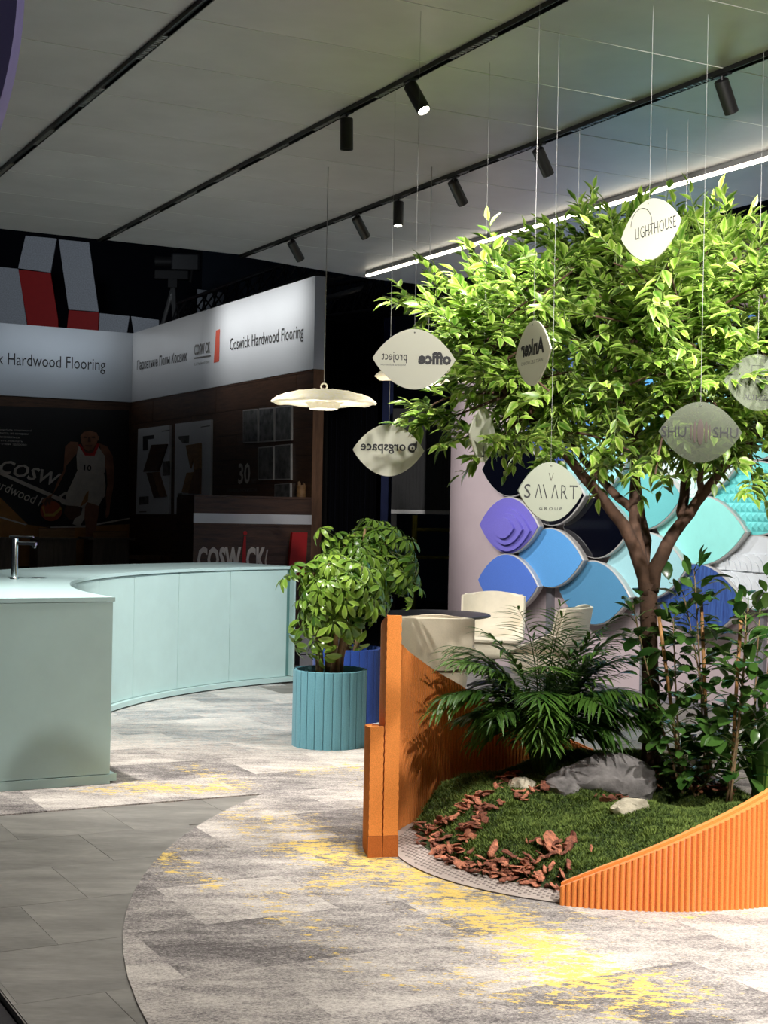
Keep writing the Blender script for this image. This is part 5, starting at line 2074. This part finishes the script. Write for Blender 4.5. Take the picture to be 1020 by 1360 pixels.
# lamps that rake the fascia from arms above it
for uu, L_, pw in ((BU2 + 1.5, 2.6, 9), (BU2 + 4.6, 3.4, 2.0)):
    a_ = lamp_light('AREA', uv(uu, BV - 0.95, zf1 + 0.45), uv(uu, BV, zf0 + 0.62), pw, (1, 0.97, 0.93), 0.1, name='fascia_light', sy=L_)
    a_.data.spread = math.radians(55)
    a_.rotation_euler = Matrix((UD.cross((uv(uu, BV - 0.95, zf1 + 0.45) - uv(uu, BV, zf0 + 0.62)).normalized()), UD, (uv(uu, BV - 0.95, zf1 + 0.45) - uv(uu, BV, zf0 + 0.62)).normalized())).transposed().to_euler()
e_ = uv(BU1 - 1.0, BV - 2.2, zf1 + 0.4)
a_ = lamp_light('AREA', e_, uv(BU1, BV - 2.2, zf0 + 0.5), 2.6, (0.8, 0.9, 1.0), 0.1, name='fascia_light', sy=3.6)
a_.data.spread = math.radians(55)
d_ = (e_ - uv(BU1, BV - 2.2, zf0 + 0.5)).normalized()
a_.rotation_euler = Matrix((VD.cross(d_), VD, d_)).transposed().to_euler()
# weak fill added inside the dark stand, no lamp there
lamp_light('AREA', uv(BU1 - 2.6, BV - 2.6, 3.0), uv(BU1 - 0.3, BV - 0.6, 1.2), 0.35, (1, 0.93, 0.85), 0.8, name='booth_fill')
lamp_light('SPOT', onY(60, 200, 14), onY(90, 380, 24), 430, HALL, 0.2, 30, 0.8, name='banner_fill')  # unseen spot added to brighten the fabric banners

# ---- poster with the player
po = thing('wall_poster', 'dark wall poster of a basketball player dribbling on a court', 'poster', onL(80, 700, 0.01))
MB().prism([PLp for PLp in (onL(-30, 538, 0.012), onL(171, 545, 0.012), onL(171, 752, 0.012), onL(-30, 760, 0.012))], -UD * 0.006).obj('backing', M['poster'], po)
lay = [0.0185]


def flat(name, pts, m, k=1):
    lay[0] += 0.0016 * k
    ps = [onL(x * 1.0 / 5.667, 560 + y / 5.667, lay[0]) for x, y in pts]
    # polygon as a triangle-safe ngon
    return MB().prism(ps, -UD * 0.001).obj(name, M[m], po)


flat('court_floor', [(-160, 560), (0, 570), (210, 775), (380, 790), (1000, 770), (1000, 1090), (-160, 1090)], 'court')
flat('court_shade', [(210, 775), (380, 792), (470, 720), (1000, 700), (1000, 768), (380, 800)], 'poster')
flat('court_line', [(-160, 700), (0, 712), (205, 772), (190, 780), (0, 725), (-160, 715)], 'jersey')
flat('court_line', [(380, 790), (640, 780), (980, 722), (980, 732), (640, 796), (380, 800)], 'jersey')


def ptext(s, x0, y0, x1, y1, hpx, m, bold=0, shear=0.0):
    lay[0] += 0.0012
    a, b = onL(x0 / 5.667, 560 + y0 / 5.667, lay[0]), onL(x1 / 5.667, 560 + y1 / 5.667, lay[0])
    c = (a + b) / 2
    X = b - a
    w = X.length
    X.normalize()
    Y = -UD.cross(X)
    if Y.z < 0:
        Y = -Y
    lettering(s, c, X, Y, 0.2, M[m], po, bold, fit=(w, hpx / 5.667 * c.y / FPX), shear=shear)


ptext('COSW', 0, 330, 440, 440, 105, 'jersey', 0.02, 0.3)
ptext('C', 450, 555, 540, 590, 110, 'jersey', 0.02, 0.3)
flat('rule_line', [(-160, 300), (0, 372), (500, 590), (500, 625), (0, 400), (-160, 330)], 'jersey')
ptext('Hardwood F', -80, 440, 330, 615, 75, 'jersey', 0.005, 0.1)
for k, (s, x1) in enumerate([('олжен быть спортивный', 240), ('о класса, на котором', 212), ('тренироваться', 145), ('бегать, прыгать', 172), ('что очень здорово:', 204)]):
    ptext(s, -40, 60 + k * 27, x1, 70 + k * 27, 17, 'jersey')
# the player, flat printed shapes
flat('rear_leg', [(500, 620), (600, 640), (612, 700), (560, 740), (520, 735), (480, 690)], 'skin_d')
flat('shoe', [(545, 770), (560, 730), (610, 700), (620, 650), (590, 640), (660, 600), (640, 720), (600, 790)], 'jersey')
flat('right_arm', [(490, 190), (530, 150), (590, 155), (585, 230), (500, 330), (490, 380), (440, 480), (385, 570), (340, 620), (310, 610), (330, 580), (400, 540), (440, 430), (478, 370), (485, 260)], 'skin')
flat('left_arm', [(745, 160), (810, 190), (850, 260), (858, 380), (855, 480), (830, 620), (822, 700), (800, 728), (790, 700), (800, 640), (795, 560), (808, 470), (800, 370), (770, 260)], 'skin')
flat('front_leg', [(640, 640), (660, 600), (750, 610), (740, 700), (725, 790), (725, 960), (640, 970), (645, 800), (635, 720)], 'skin')
flat('shorts', [(535, 470), (590, 350), (780, 360), (795, 480), (790, 560), (765, 590), (745, 635), (655, 605), (620, 640), (500, 630), (490, 600), (500, 540)], 'jersey')
flat('shorts_fold', [(648, 540), (668, 520), (660, 600), (600, 645), (620, 600)], 'court')
flat('jersey', [(590, 180), (640, 235), (700, 240), (735, 180), (790, 260), (790, 380), (770, 395), (580, 360), (575, 260)], 'jersey')
flat('jersey_trim', [(590, 175), (605, 170), (650, 232), (695, 235), (730, 165), (750, 168), (712, 255), (640, 255)], 'red')
flat('neck', [(622, 190), (715, 190), (705, 225), (672, 240), (640, 228)], 'skin_d')
flat('face', [(605, 100), (620, 60), (670, 45), (720, 60), (738, 110), (730, 160), (700, 205), (665, 222), (630, 200), (608, 150)], 'skin')
flat('hair', [(603, 110), (610, 65), (650, 38), (700, 38), (735, 70), (742, 115), (728, 85), (680, 68), (630, 78)], 'hair')
flat('ear', [(735, 105), (748, 110), (744, 140), (732, 145)], 'skin')
flat('eye', [(630, 112), (656, 114), (656, 122), (630, 122)], 'hair')
flat('eye', [(688, 114), (716, 112), (716, 122), (690, 122)], 'hair')
flat('nose', [(664, 115), (678, 115), (684, 155), (660, 155)], 'skin_d', 0.6)
flat('mouth', [(640, 178), (695, 178), (690, 188), (648, 188)], 'skin_d')
ptext('10', 632, 345, 688, 350, 44, 'hair', 0.02)
flat('basketball', [(385 + 82 * math.cos(a), 672 + 76 * math.sin(a)) for a in np.linspace(0, 2 * PI, 29)[:-1]], 'ball')
flat('ball_stripe', [(315, 640), (330, 635), (340, 690), (400, 690), (460, 640), (462, 660), (410, 712), (335, 712)], 'ball_y')
flat('hand', [(330, 620), (345, 580), (385, 565), (400, 590), (385, 600), (370, 630), (360, 600), (345, 640)], 'skin_d')

# ---- display plinths in front of the poster
for x0, x1, tx0, tx1, zt, lab in [(-60, 17, -70, 25, 714, 'grey wood display plinth left of the faucet'), (50, 101, 46, 104, 714, 'grey wood display plinth under the printed ball'), (123, 171, 116, 179, 714, 'grey wood display plinth right below the player')]:
    a, b = onL(x0, 740, 0.62), onL(x1, 740, 0.62)
    h = onL((x0 + x1) / 2, zt, 0.62).z
    r_ = thing('display_plinth', lab, 'plinth', Vector((a.x, a.y, -0.02)))
    a.z = b.z = -0.02
    MB().box(a, b - a, UD * 0.42, ZD * (h + 0.02 - 0.031)).obj('body', M['greywood'], r_)
    ta, tb2 = onL(tx0, 740, 0.66), onL(tx1, 740, 0.66)
    ta.z = tb2.z = h - 0.03
    MB().box(ta, tb2 - ta, UD * 0.5, ZD * 0.03).obj('top', M['greywood'], r_)
for x0, x1, h_, lab, par in [(52, 99, 0.12, 'flat oak sample tray on the plinth under the printed ball', 0), (124, 169, 0.085, 'thin oak sample tray on the plinth below the player', 0)]:
    a, b = onL(x0, 712, 0.6), onL(x1, 712, 0.6)
    z_ = onL(75, 714, 0.62).z
    a.z = b.z = z_ + 0.001
    r_ = thing('sample_tray', lab, 'tray', a)
    MB().box(a, b - a, UD * 0.03, ZD * h_).obj('board', M['oak'], r_)
    MB().box(a + ZD * h_, b - a, UD * 0.03, ZD * 0.012).obj('top_edge', M['walnut_l'], r_)
a, b = onL(184, 752, 1.9), onL(252, 752, 1.9)
zb = onL(215, 738, 1.9).z
a.z = b.z = -0.02
r_ = thing('low_bench', 'low dark wooden bench under the display boards', 'bench', a)
MB().box(a + ZD * (zb - 0.04), b - a, UD * 0.4, ZD * 0.05).obj('top', M['walnut_l'], r_)
for s in (0.04, 0.9):
    for d in (0.02, 0.34):
        MB().box(a + (b - a) * s + UD * d, (b - a) * 0.05, UD * 0.04, ZD * (zb - 0.0)).obj('leg', M['walnut'], r_)


# ---- white display boards with herringbone samples
def board(label, px, chev, extra):
    ps = [onR(x, y, 0.0125) for x, y in px]
    r_ = thing('display_board', label, 'display board', ps[3])
    MB().prism(ps, -VD * 0.03).obj('panel', M['white'], r_)
    for nm, pts, m, t_ in chev:
        MB().prism([onR(170 + x / 3.29, 540 + y / 3.29, 0.0435) for x, y in pts], -VD * t_).obj(nm, M[m], r_)
    for s, x0, y0, x1, y1, h in extra:
        a, b = onR(170 + x0 / 3.29, 540 + y0 / 3.29, 0.0445), onR(170 + x1 / 3.29, 540 + y1 / 3.29, 0.0445)
        MB().box(a, b - a, -VD * 0.0015, ZD * (h / 3.29 * a.y / FPX)).obj(s, M['print_g'], r_)


board('white display board with dark herringbone planks, left of the pair', [(186, 570), (228, 564.5), (227, 683), (183, 683)],
      [('plank', [(72, 285), (108, 168), (140, 166), (104, 282)], 'walnut', 0.02), ('plank', [(106, 282), (142, 166), (176, 164), (138, 280)], 'walnut', 0.026), ('plank', [(86, 290), (110, 288), (142, 396), (118, 398)], 'walnut', 0.02), ('plank', [(112, 288), (138, 285), (172, 393), (146, 396)], 'walnut_l', 0.026),
       ('photo_card', [(66, 130), (114, 124), (112, 140), (66, 146)], 'print', 0.004), ('photo_card', [(66, 146), (86, 144), (86, 190), (66, 192)], 'print', 0.004), ('photo_card', [(50, 395), (90, 392), (90, 425), (50, 430)], 'photo', 0.004), ('photo_card', [(152, 240), (184, 237), (184, 300), (152, 302)], 'photo', 0.004)],
      [('caption', 148, 110, 182, 106, 4), ('caption', 50, 462, 80, 461, 4)])
board('white display board with pale herringbone planks, right of the pair', [(235.5, 563), (283, 557.5), (282, 684), (234, 683)],
      [('plank', [(240, 375), (262, 290), (292, 286), (270, 378)], 'oak', 0.02), ('plank', [(258, 170), (290, 165), (296, 200), (278, 270)], 'oak', 0.02), ('plank', [(292, 165), (322, 160), (322, 268), (296, 280)], 'oak', 0.03), ('plank', [(296, 284), (322, 270), (320, 382), (272, 380)], 'walnut_l', 0.026),
       ('photo_card', [(222, 130), (268, 126), (266, 160), (240, 160), (222, 140)], 'photo', 0.004), ('photo_card', [(218, 380), (236, 378), (234, 430), (218, 430)], 'photo', 0.004)],
      [('caption', 318, 92, 358, 86, 4), ('caption', 218, 462, 250, 461, 4)])

# ---- framed photographs
FR = [((510, 575), (15, 10), (160, 158)), ((580, 646), (8, 3), (157, 153)), ((651, 721), (1, -6), (152, 148)), ((577, 643), (178, 172), (322, 321)), ((649, 719), (170, 163), (321, 320)), ((648, 717), (340, 335), (400, 400))]
FLAB = ['top left framed photograph of six on the walnut wall', 'top middle framed photograph of six on the walnut wall', 'top right framed photograph of six on the walnut wall', 'lower left framed photograph in the second row', 'lower right framed photograph in the second row', 'lowest framed photograph half hidden by the reception partition']
for (xa, xb), (ya, yb), (yc, yd), lab in zip([f[0] for f in FR], [f[1] for f in FR], [f[2] for f in FR], FLAB):
    P4 = [onR(170 + x / 3.29, 540 + y / 3.29, 0.0125) for x, y in ((xa, ya), (xb, yb), (xb, yd), (xa, yc))]
    r_ = thing('picture_frame', lab, 'picture', P4[3], 'framed photographs on the walnut wall')
    MB().prism(P4, -VD * 0.022).obj('frame', M['rim'], r_)
    c_ = (P4[0] + P4[1] + P4[2] + P4[3]) / 4
    MB().prism([c_ + (p_ - c_) * 0.93 - VD * 0.0225 for p_ in P4], -VD * 0.002).obj('print', M['photo'], r_)
PW = lambda x, y, o=0.0: onR(170 + x / 3.29, 540 + y / 3.29, 0.0125 + o)
write('30', ((482, 294), (534, 291), 28), PW, booth_r, 'jersey', 0.02, off=0.006)
write('лет', ((537, 325), (562, 324), 6), PW, booth_r, 'print_g', off=0.006)
write('приверженности', ((435, 368), (562, 366), 6), PW, booth_r, 'print_g', off=0.006)

# ---- tall walnut reception partition with logo
da_, db_ = onD(258, 657), onD(413, 660)
zt_ = da_.z
rp = thing('reception_partition', 'walnut reception partition with white stripe and big logo letters', 'reception desk', Vector((da_.x, da_.y, -0.02)))
vl = da_.x * VX + da_.y * VY
wd_ = BV - 0.014 - vl
rows = [(-0.02, 0.42), (0.42, 0.72), (0.72, 1.02), (1.02, 1.32), (1.32, onD(300, 695).z), (onD(300, 682).z, zt_ - 0.025)]
MB().box(uv(BU2 + 0.002, vl, -0.02), VD * wd_, UD * 0.5, ZD * (zt_ - 0.006)).obj('carcass', M['walnut'], rp)
for z0_, z1_ in rows:
    MB().box(uv(BU2 - 0.02, vl, z0_ + 0.003), VD * wd_, UD * 0.0215, ZD * (z1_ - z0_ - 0.005)).obj('plank', M['walnut'], rp)
MB().box(uv(BU2 - 0.026, vl, onD(300, 695).z), VD * wd_, UD * 0.0275, ZD * (onD(300, 682).z - onD(300, 695).z)).obj('stripe', M['white'], rp)
MB().box(uv(BU2 - 0.02, vl, zt_ - 0.024), VD * wd_, UD * 0.5, ZD * 0.024).obj('top', M['walnut'], rp)
write('COSW', ((262, 743), (320, 743), 34), onD, rp, 'jersey', 0.04, off=0.002)
write('CK', ((327, 743), (353, 743), 34), onD, rp, 'jersey', 0.04, off=0.002)
MB().prism([onD(x, y, 0.001) for x, y in ((321.5, 764), (321.5, 736), (324.0, 712), (326.5, 712), (326, 764))], -UD * 0.006).obj('red_letter', M['red'], rp)
MB().lathe([(0.001, 0), (0.022, 0), (0.022, 0.006), (0.001, 0.006)], onD(325.5, 708, 0.002), 14, False, VD, ZD, -UD).obj('red_letter_dot', M['red'], rp)
MB().prism([onD(x, y, 0.001) for x, y in ((380, 764), (386, 707), (406, 707), (403, 764))], -UD * 0.05).obj('red_block', M['red'], rp)
MB().tube([onD(354, 762, 0.004), onD(352.5, 745, 0.004), onD(355, 730, 0.004)], 0.008, 6).obj('bracket_mark', M['jersey'], rp)
cb = onD(400, 659, -0.15)
cb.z = zt_ + 0.001 - 0.0
cu_ = thing('pencil_cup', 'small pale ringed cup standing on the reception partition', 'cup', cb)
MB().lathe([(0.001, 0), (0.05, 0), (0.053, 0.03), (0.05, 0.033), (0.054, 0.06), (0.05, 0.063), (0.054, 0.09), (0.05, 0.093), (0.055, 0.13), (0.05, 0.13), (0.045, 0.02)], cb, 20, False).obj('body', M['oak'], cu_, True, sharp=30)
for k in range(5):
    MB().tube([cb + Vector((math.cos(k) * 0.02, math.sin(k) * 0.02, 0.03)), cb + Vector((math.cos(k) * 0.035, math.sin(k) * 0.035, 0.15 + 0.006 * k))], 0.006, 6).obj('pencil', M['oak'], cu_)

# ================================================================== DARK HALL BEYOND
# geometric fabric banners behind the stand: hung at Y about 24
def far(px, py, Y=24.0):
    return onY(px, py, Y)


BAN = [('silver', [(-40, 350), (24, 357), (36, 427), (36, 440), (-40, 440)], 'left silver fabric banner cut off by the left frame edge'),
       ('silver', [(34, 313), (75, 317), (67, 362), (24, 356)], 'upper silver fabric banner left of the dark wedge'),
       ('red', [(24.5, 358), (67, 362.5), (77, 425), (77, 440), (37, 440)], 'larger red fabric panel in the back hall'),
       ('silver', [(78, 318), (118, 322), (131, 414), (91, 411)], 'tall silver fabric banner right of the dark wedge'),
       ('red', [(91.5, 412), (131, 415), (130, 445), (88, 445)], 'smaller red fabric panel under the tall silver banner'),
       ('silver', [(132.5, 416), (172, 420), (168, 445), (131, 445)], 'small silver fabric panel left of the dark notch'),
       ('silver', [(174, 420), (211, 425), (211, 445), (178, 445)], 'small silver fabric panel right of the dark notch'),
       ('silver', [(262, 384), (300, 389), (300, 420), (262, 420)], 'small pale fabric panel behind the truss')]
for m, pts, lab in BAN:
    zb_ = min(far(*p_).z for p_ in pts)
    o = MB().prism([far(*p_) for p_ in pts], FWD * 0.04).obj('fabric_banner', M[m])
    tag(o, lab, 'banner')

# camera tripod on a riser behind the fascia
tbase = onY(237, 440, 25.6)
ris = MB().box(Vector((tbase.x - 1.6, tbase.y - 0.8, -0.02)), Vector((3.6, 0, 0)), Vector((0, 1.8, 0)), ZD * (tbase.z + 0.02 - 0.25)).obj('camera_riser', M['blackcloth'])
tag(ris, 'tall black draped camera riser behind the white sign board', 'riser')
zr = tbase.z - 0.25
tri = thing('video_camera', 'black video camera on a tripod above the sign board', 'camera', Vector((tbase.x - 0.05, tbase.y, zr)))
hd = onY(230, 375, 25.6)
for k in range(3):
    a = -PI / 2 + 2 * PI * k / 3 + 0.4
    MB().tube([Vector((hd.x, hd.y, hd.z - 0.1)), Vector((hd.x + math.cos(a) * 0.28, hd.y + math.sin(a) * 0.28, zr + 0.001))], [0.045, 0.03], 8).obj('leg', M['grille'] if k != 1 else M['dark'], tri)
MB().cbox(hd - ZD * 0.02, 0.16, 0.16, 0.16).obj('fluid_head', M['dark'], tri)
MB().bev(hd + ZD * 0.13 + Vector((-0.02, 0, 0)), 0.62, 0.2, 0.16, r=0.02).obj('lower_body', M['dark'], tri)
MB().bev(hd + Vector((0.22, 0, 0.36)), 0.5, 0.22, 0.28, r=0.03).obj('camera_body', M['steelbox'], tri)
MB().lathe([(0.001, 0), (0.09, 0), (0.1, 0.3), (0.08, 0.3), (0.001, 0.27)], hd + Vector((-0.02, 0, 0.36)), 16, False, Vector((0, 1, 0)), ZD, Vector((-1, 0, 0))).obj('lens', M['dark'], tri, True, sharp=40)
MB().tube([hd + Vector((0.0, 0, 0.55)), hd + Vector((0.15, 0, 0.66)), hd + Vector((0.4, 0, 0.6))], 0.02, 8).obj('handle', M['dark'], tri, True)
MB().tube([hd + Vector((0.3, 0.0, 0.0)), hd + Vector((0.33, 0, 0.25))], 0.03, 8).obj('mount_arm', M['dark'], tri)


# trusses
def truss(label, a, b, s, r, n, cat='truss'):
    rt = thing('lighting_truss', label, cat, a)
    X = (b - a).normalized()
    sd_ = X.cross(ZD).normalized()
    up = sd_.cross(X).normalized()
    cs_ = [up * s * 0.5, up * -s * 0.5 + sd_ * s * 0.5, up * -s * 0.5 - sd_ * s * 0.5]
    for c_ in cs_:
        MB().tube([a + c_, b + c_], r, 8).obj('chord', M['steelbox'], rt, True)
    mb = MB()
    for i in range(n):
        p0, p1 = a.lerp(b, i / n), a.lerp(b, (i + 1) / n)
        for k in range(3):
            c0, c1 = cs_[k], cs_[(k + 1) % 3]
            mb.tube([p0 + c0, p0.lerp(p1, 0.5) + c1, p1 + c0], r * 0.45, 5)
    w_ = mb.obj('lattice', M['steelbox'], rt)
    w_['kind'] = 'stuff'
    return rt


uT = BV + 0.9
tA, tB = hit(236, 418, VD, uT), hit(408, 357, VD, uT)
tt1 = truss('black lattice truss running above the white sign board', tA, tB + (tB - tA) * 0.15, 0.34, 0.03, 13)
for q_ in (tA, tB):
    MB().tube([Vector((q_.x, q_.y, -0.02)), q_ - ZD * 0.1], 0.035, 8).obj('upright', M['black'], tt1)
tC, tD = onY(436, 402, 21), onY(640, 372, 19)
tt2 = truss('dark lattice truss in the gap between the stands', tC, tD, 0.5, 0.03, 18)
MB().tube([onY(434, 397, 20.5), onY(506, 377, 20.5)], 0.05, 10).obj('pipe', M['grille'], tt2, True)
for q_ in (tC, tD):
    MB().tube([Vector((q_.x, q_.y, -0.02)), q_ - ZD * 0.1], 0.05, 8).obj('upright', M['black'], tt2)

# dark drape, blue column and the grey cabin seen in the gap
d_ = onY(440, 700, 23)
o = MB()
n = 60
L0, L1 = onY(433, 700, 23), onY(515, 700, 23)
pr = [Vector((L0.x + (L1.x - L0.x) * i / n, 23 + 0.06 * math.sin(i * 1.3), -0.02)) for i in range(n + 1)]
o.rings([[p_, p_ + Vector((0, 0.03, 0)), p_ + Vector((0, 0.03, onY(470, 385, 23).z)), p_ + Vector((0, 0, onY(470, 385, 23).z))] for p_ in pr], True)
o = o.obj('black_curtain', M['navycloth'])
tag(o, 'black pleated curtain hanging between the stands left of blue column', 'curtain')
c0, c1 = onY(505, 700, 21.5), onY(519, 700, 21.5)
o = MB().box(Vector((c0.x, 21.5, -0.02)), Vector((c1.x - c0.x, 0, 0)), Vector((0, 0.16, 0)), ZD * (onY(512, 374, 21.5).z + 0.02)).obj('blue_column', M['bluepost'])
tag(o, 'narrow dark blue column in the dark gap behind the hanging signs', 'column')
cb0, cb1 = onY(519, 700, 20.5), onY(640, 700, 20.5)
zc0, zc1 = onY(560, 677, 20.5).z, onY(560, 543, 20.5).z
kb = thing('grey_cabin', 'dark grey ribbed cabin with open glazed base in the gap', 'cabin', Vector((cb0.x, 20.5, 0)))
w_ = cb1.x - cb0.x
MB().box(Vector((cb0.x, 20.53, zc0)), Vector((w_, 0, 0)), Vector((0, 2, 0)), ZD * (zc1 - zc0)).obj('upper_body', M['steelbox'], kb)
for k in range(26):
    MB().box(Vector((cb0.x + w_ * k / 26 + 0.005, 20.5, zc0 + 0.01)), Vector((w_ / 26 - 0.012, 0, 0)), Vector((0, 0.029, 0)), ZD * (zc1 - zc0 - 0.02)).obj('cladding_slat', M['steelbox'], kb)
for xx in (0.0, w_ * 0.98):
    MB().box(Vector((cb0.x + xx, 20.6, -0.02)), Vector((0.08, 0, 0)), Vector((0, 0.08, 0)), ZD * (zc0 + 0.02)).obj('leg', M['black'], kb)
MB().box(Vector((cb0.x, 20.45, zc0 - 0.06)), Vector((w_, 0, 0)), Vector((0, 0.3, 0)), ZD * 0.055).obj('sill', M['grille'], kb)
sf = thing('yellow_scaffold', 'thin yellow scaffold pole with two rails behind the umbrella plants', 'scaffold', onY(551, 760, 20.0))
pz = onY(551, 678, 20.0)
MB().tube([Vector((pz.x, 20.0, -0.02)), Vector((pz.x, 20.0, zc0 - 0.08))], 0.04, 8).obj('pole', M['yellowpole'], sf)
for yy in (703, 740):
    a = onY(551, yy, 20.0)
    MB().tube([a, a + Vector((0.75, 0, 0))], 0.025, 8).obj('rail', M['yellowpole'], sf)
# low box behind the counter end
a, b = onz(393, 912, -0.02), onz(419, 912, -0.02)
bx_ = thing('storage_box', 'taupe low cabinet behind the far end of the counter', 'cabinet', Vector((a.x, a.y, 0.0)))
a.z = b.z = 0.0
a += Vector((0, 0.5, 0.004)); b += Vector((0.25, 0.5, 0.004))
MB().box(a, b - a, Vector((0, 0.4, 0)), ZD * 0.20).obj('lower_drawer', M['post'], bx_)
MB().box(a + ZD * 0.212, b - a, Vector((0, 0.4, 0)), ZD * 0.2).obj('upper_drawer', M['post'], bx_)

# big lilac oval hung near the camera, only its right edge in view
lc = onY(-200, 10, 2.6)
lo = thing('lilac_oval_panel', 'large lilac oval panel at the top left frame corner', 'wall panel', lc)
w_, h_ = (onY(24, -30, 2.6).x - lc.x) * 2, 1.05
out = [(math.cos(a) * w_ / 2, math.sin(a) * h_ / 2) for a in np.linspace(0, 2 * PI, 97)[:-1]]
ctr_ = Vector((lc.x, 2.6, onY(0, -30, 2.6).z))
MB().prism([ctr_ + Vector((a, 0, b)) for a, b in out], FWD * 0.05).obj('panel', M['lilac_lit'], lo)
for sx in (-0.3, 0.3):
    MB().tube([ctr_ + Vector((sx * w_, 0.025, h_ * 0.38)), Vector((ctr_.x + sx * w_, 2.625, CEIL + 0.004))], 0.002, 6).obj('wire', M['wire'], lo)
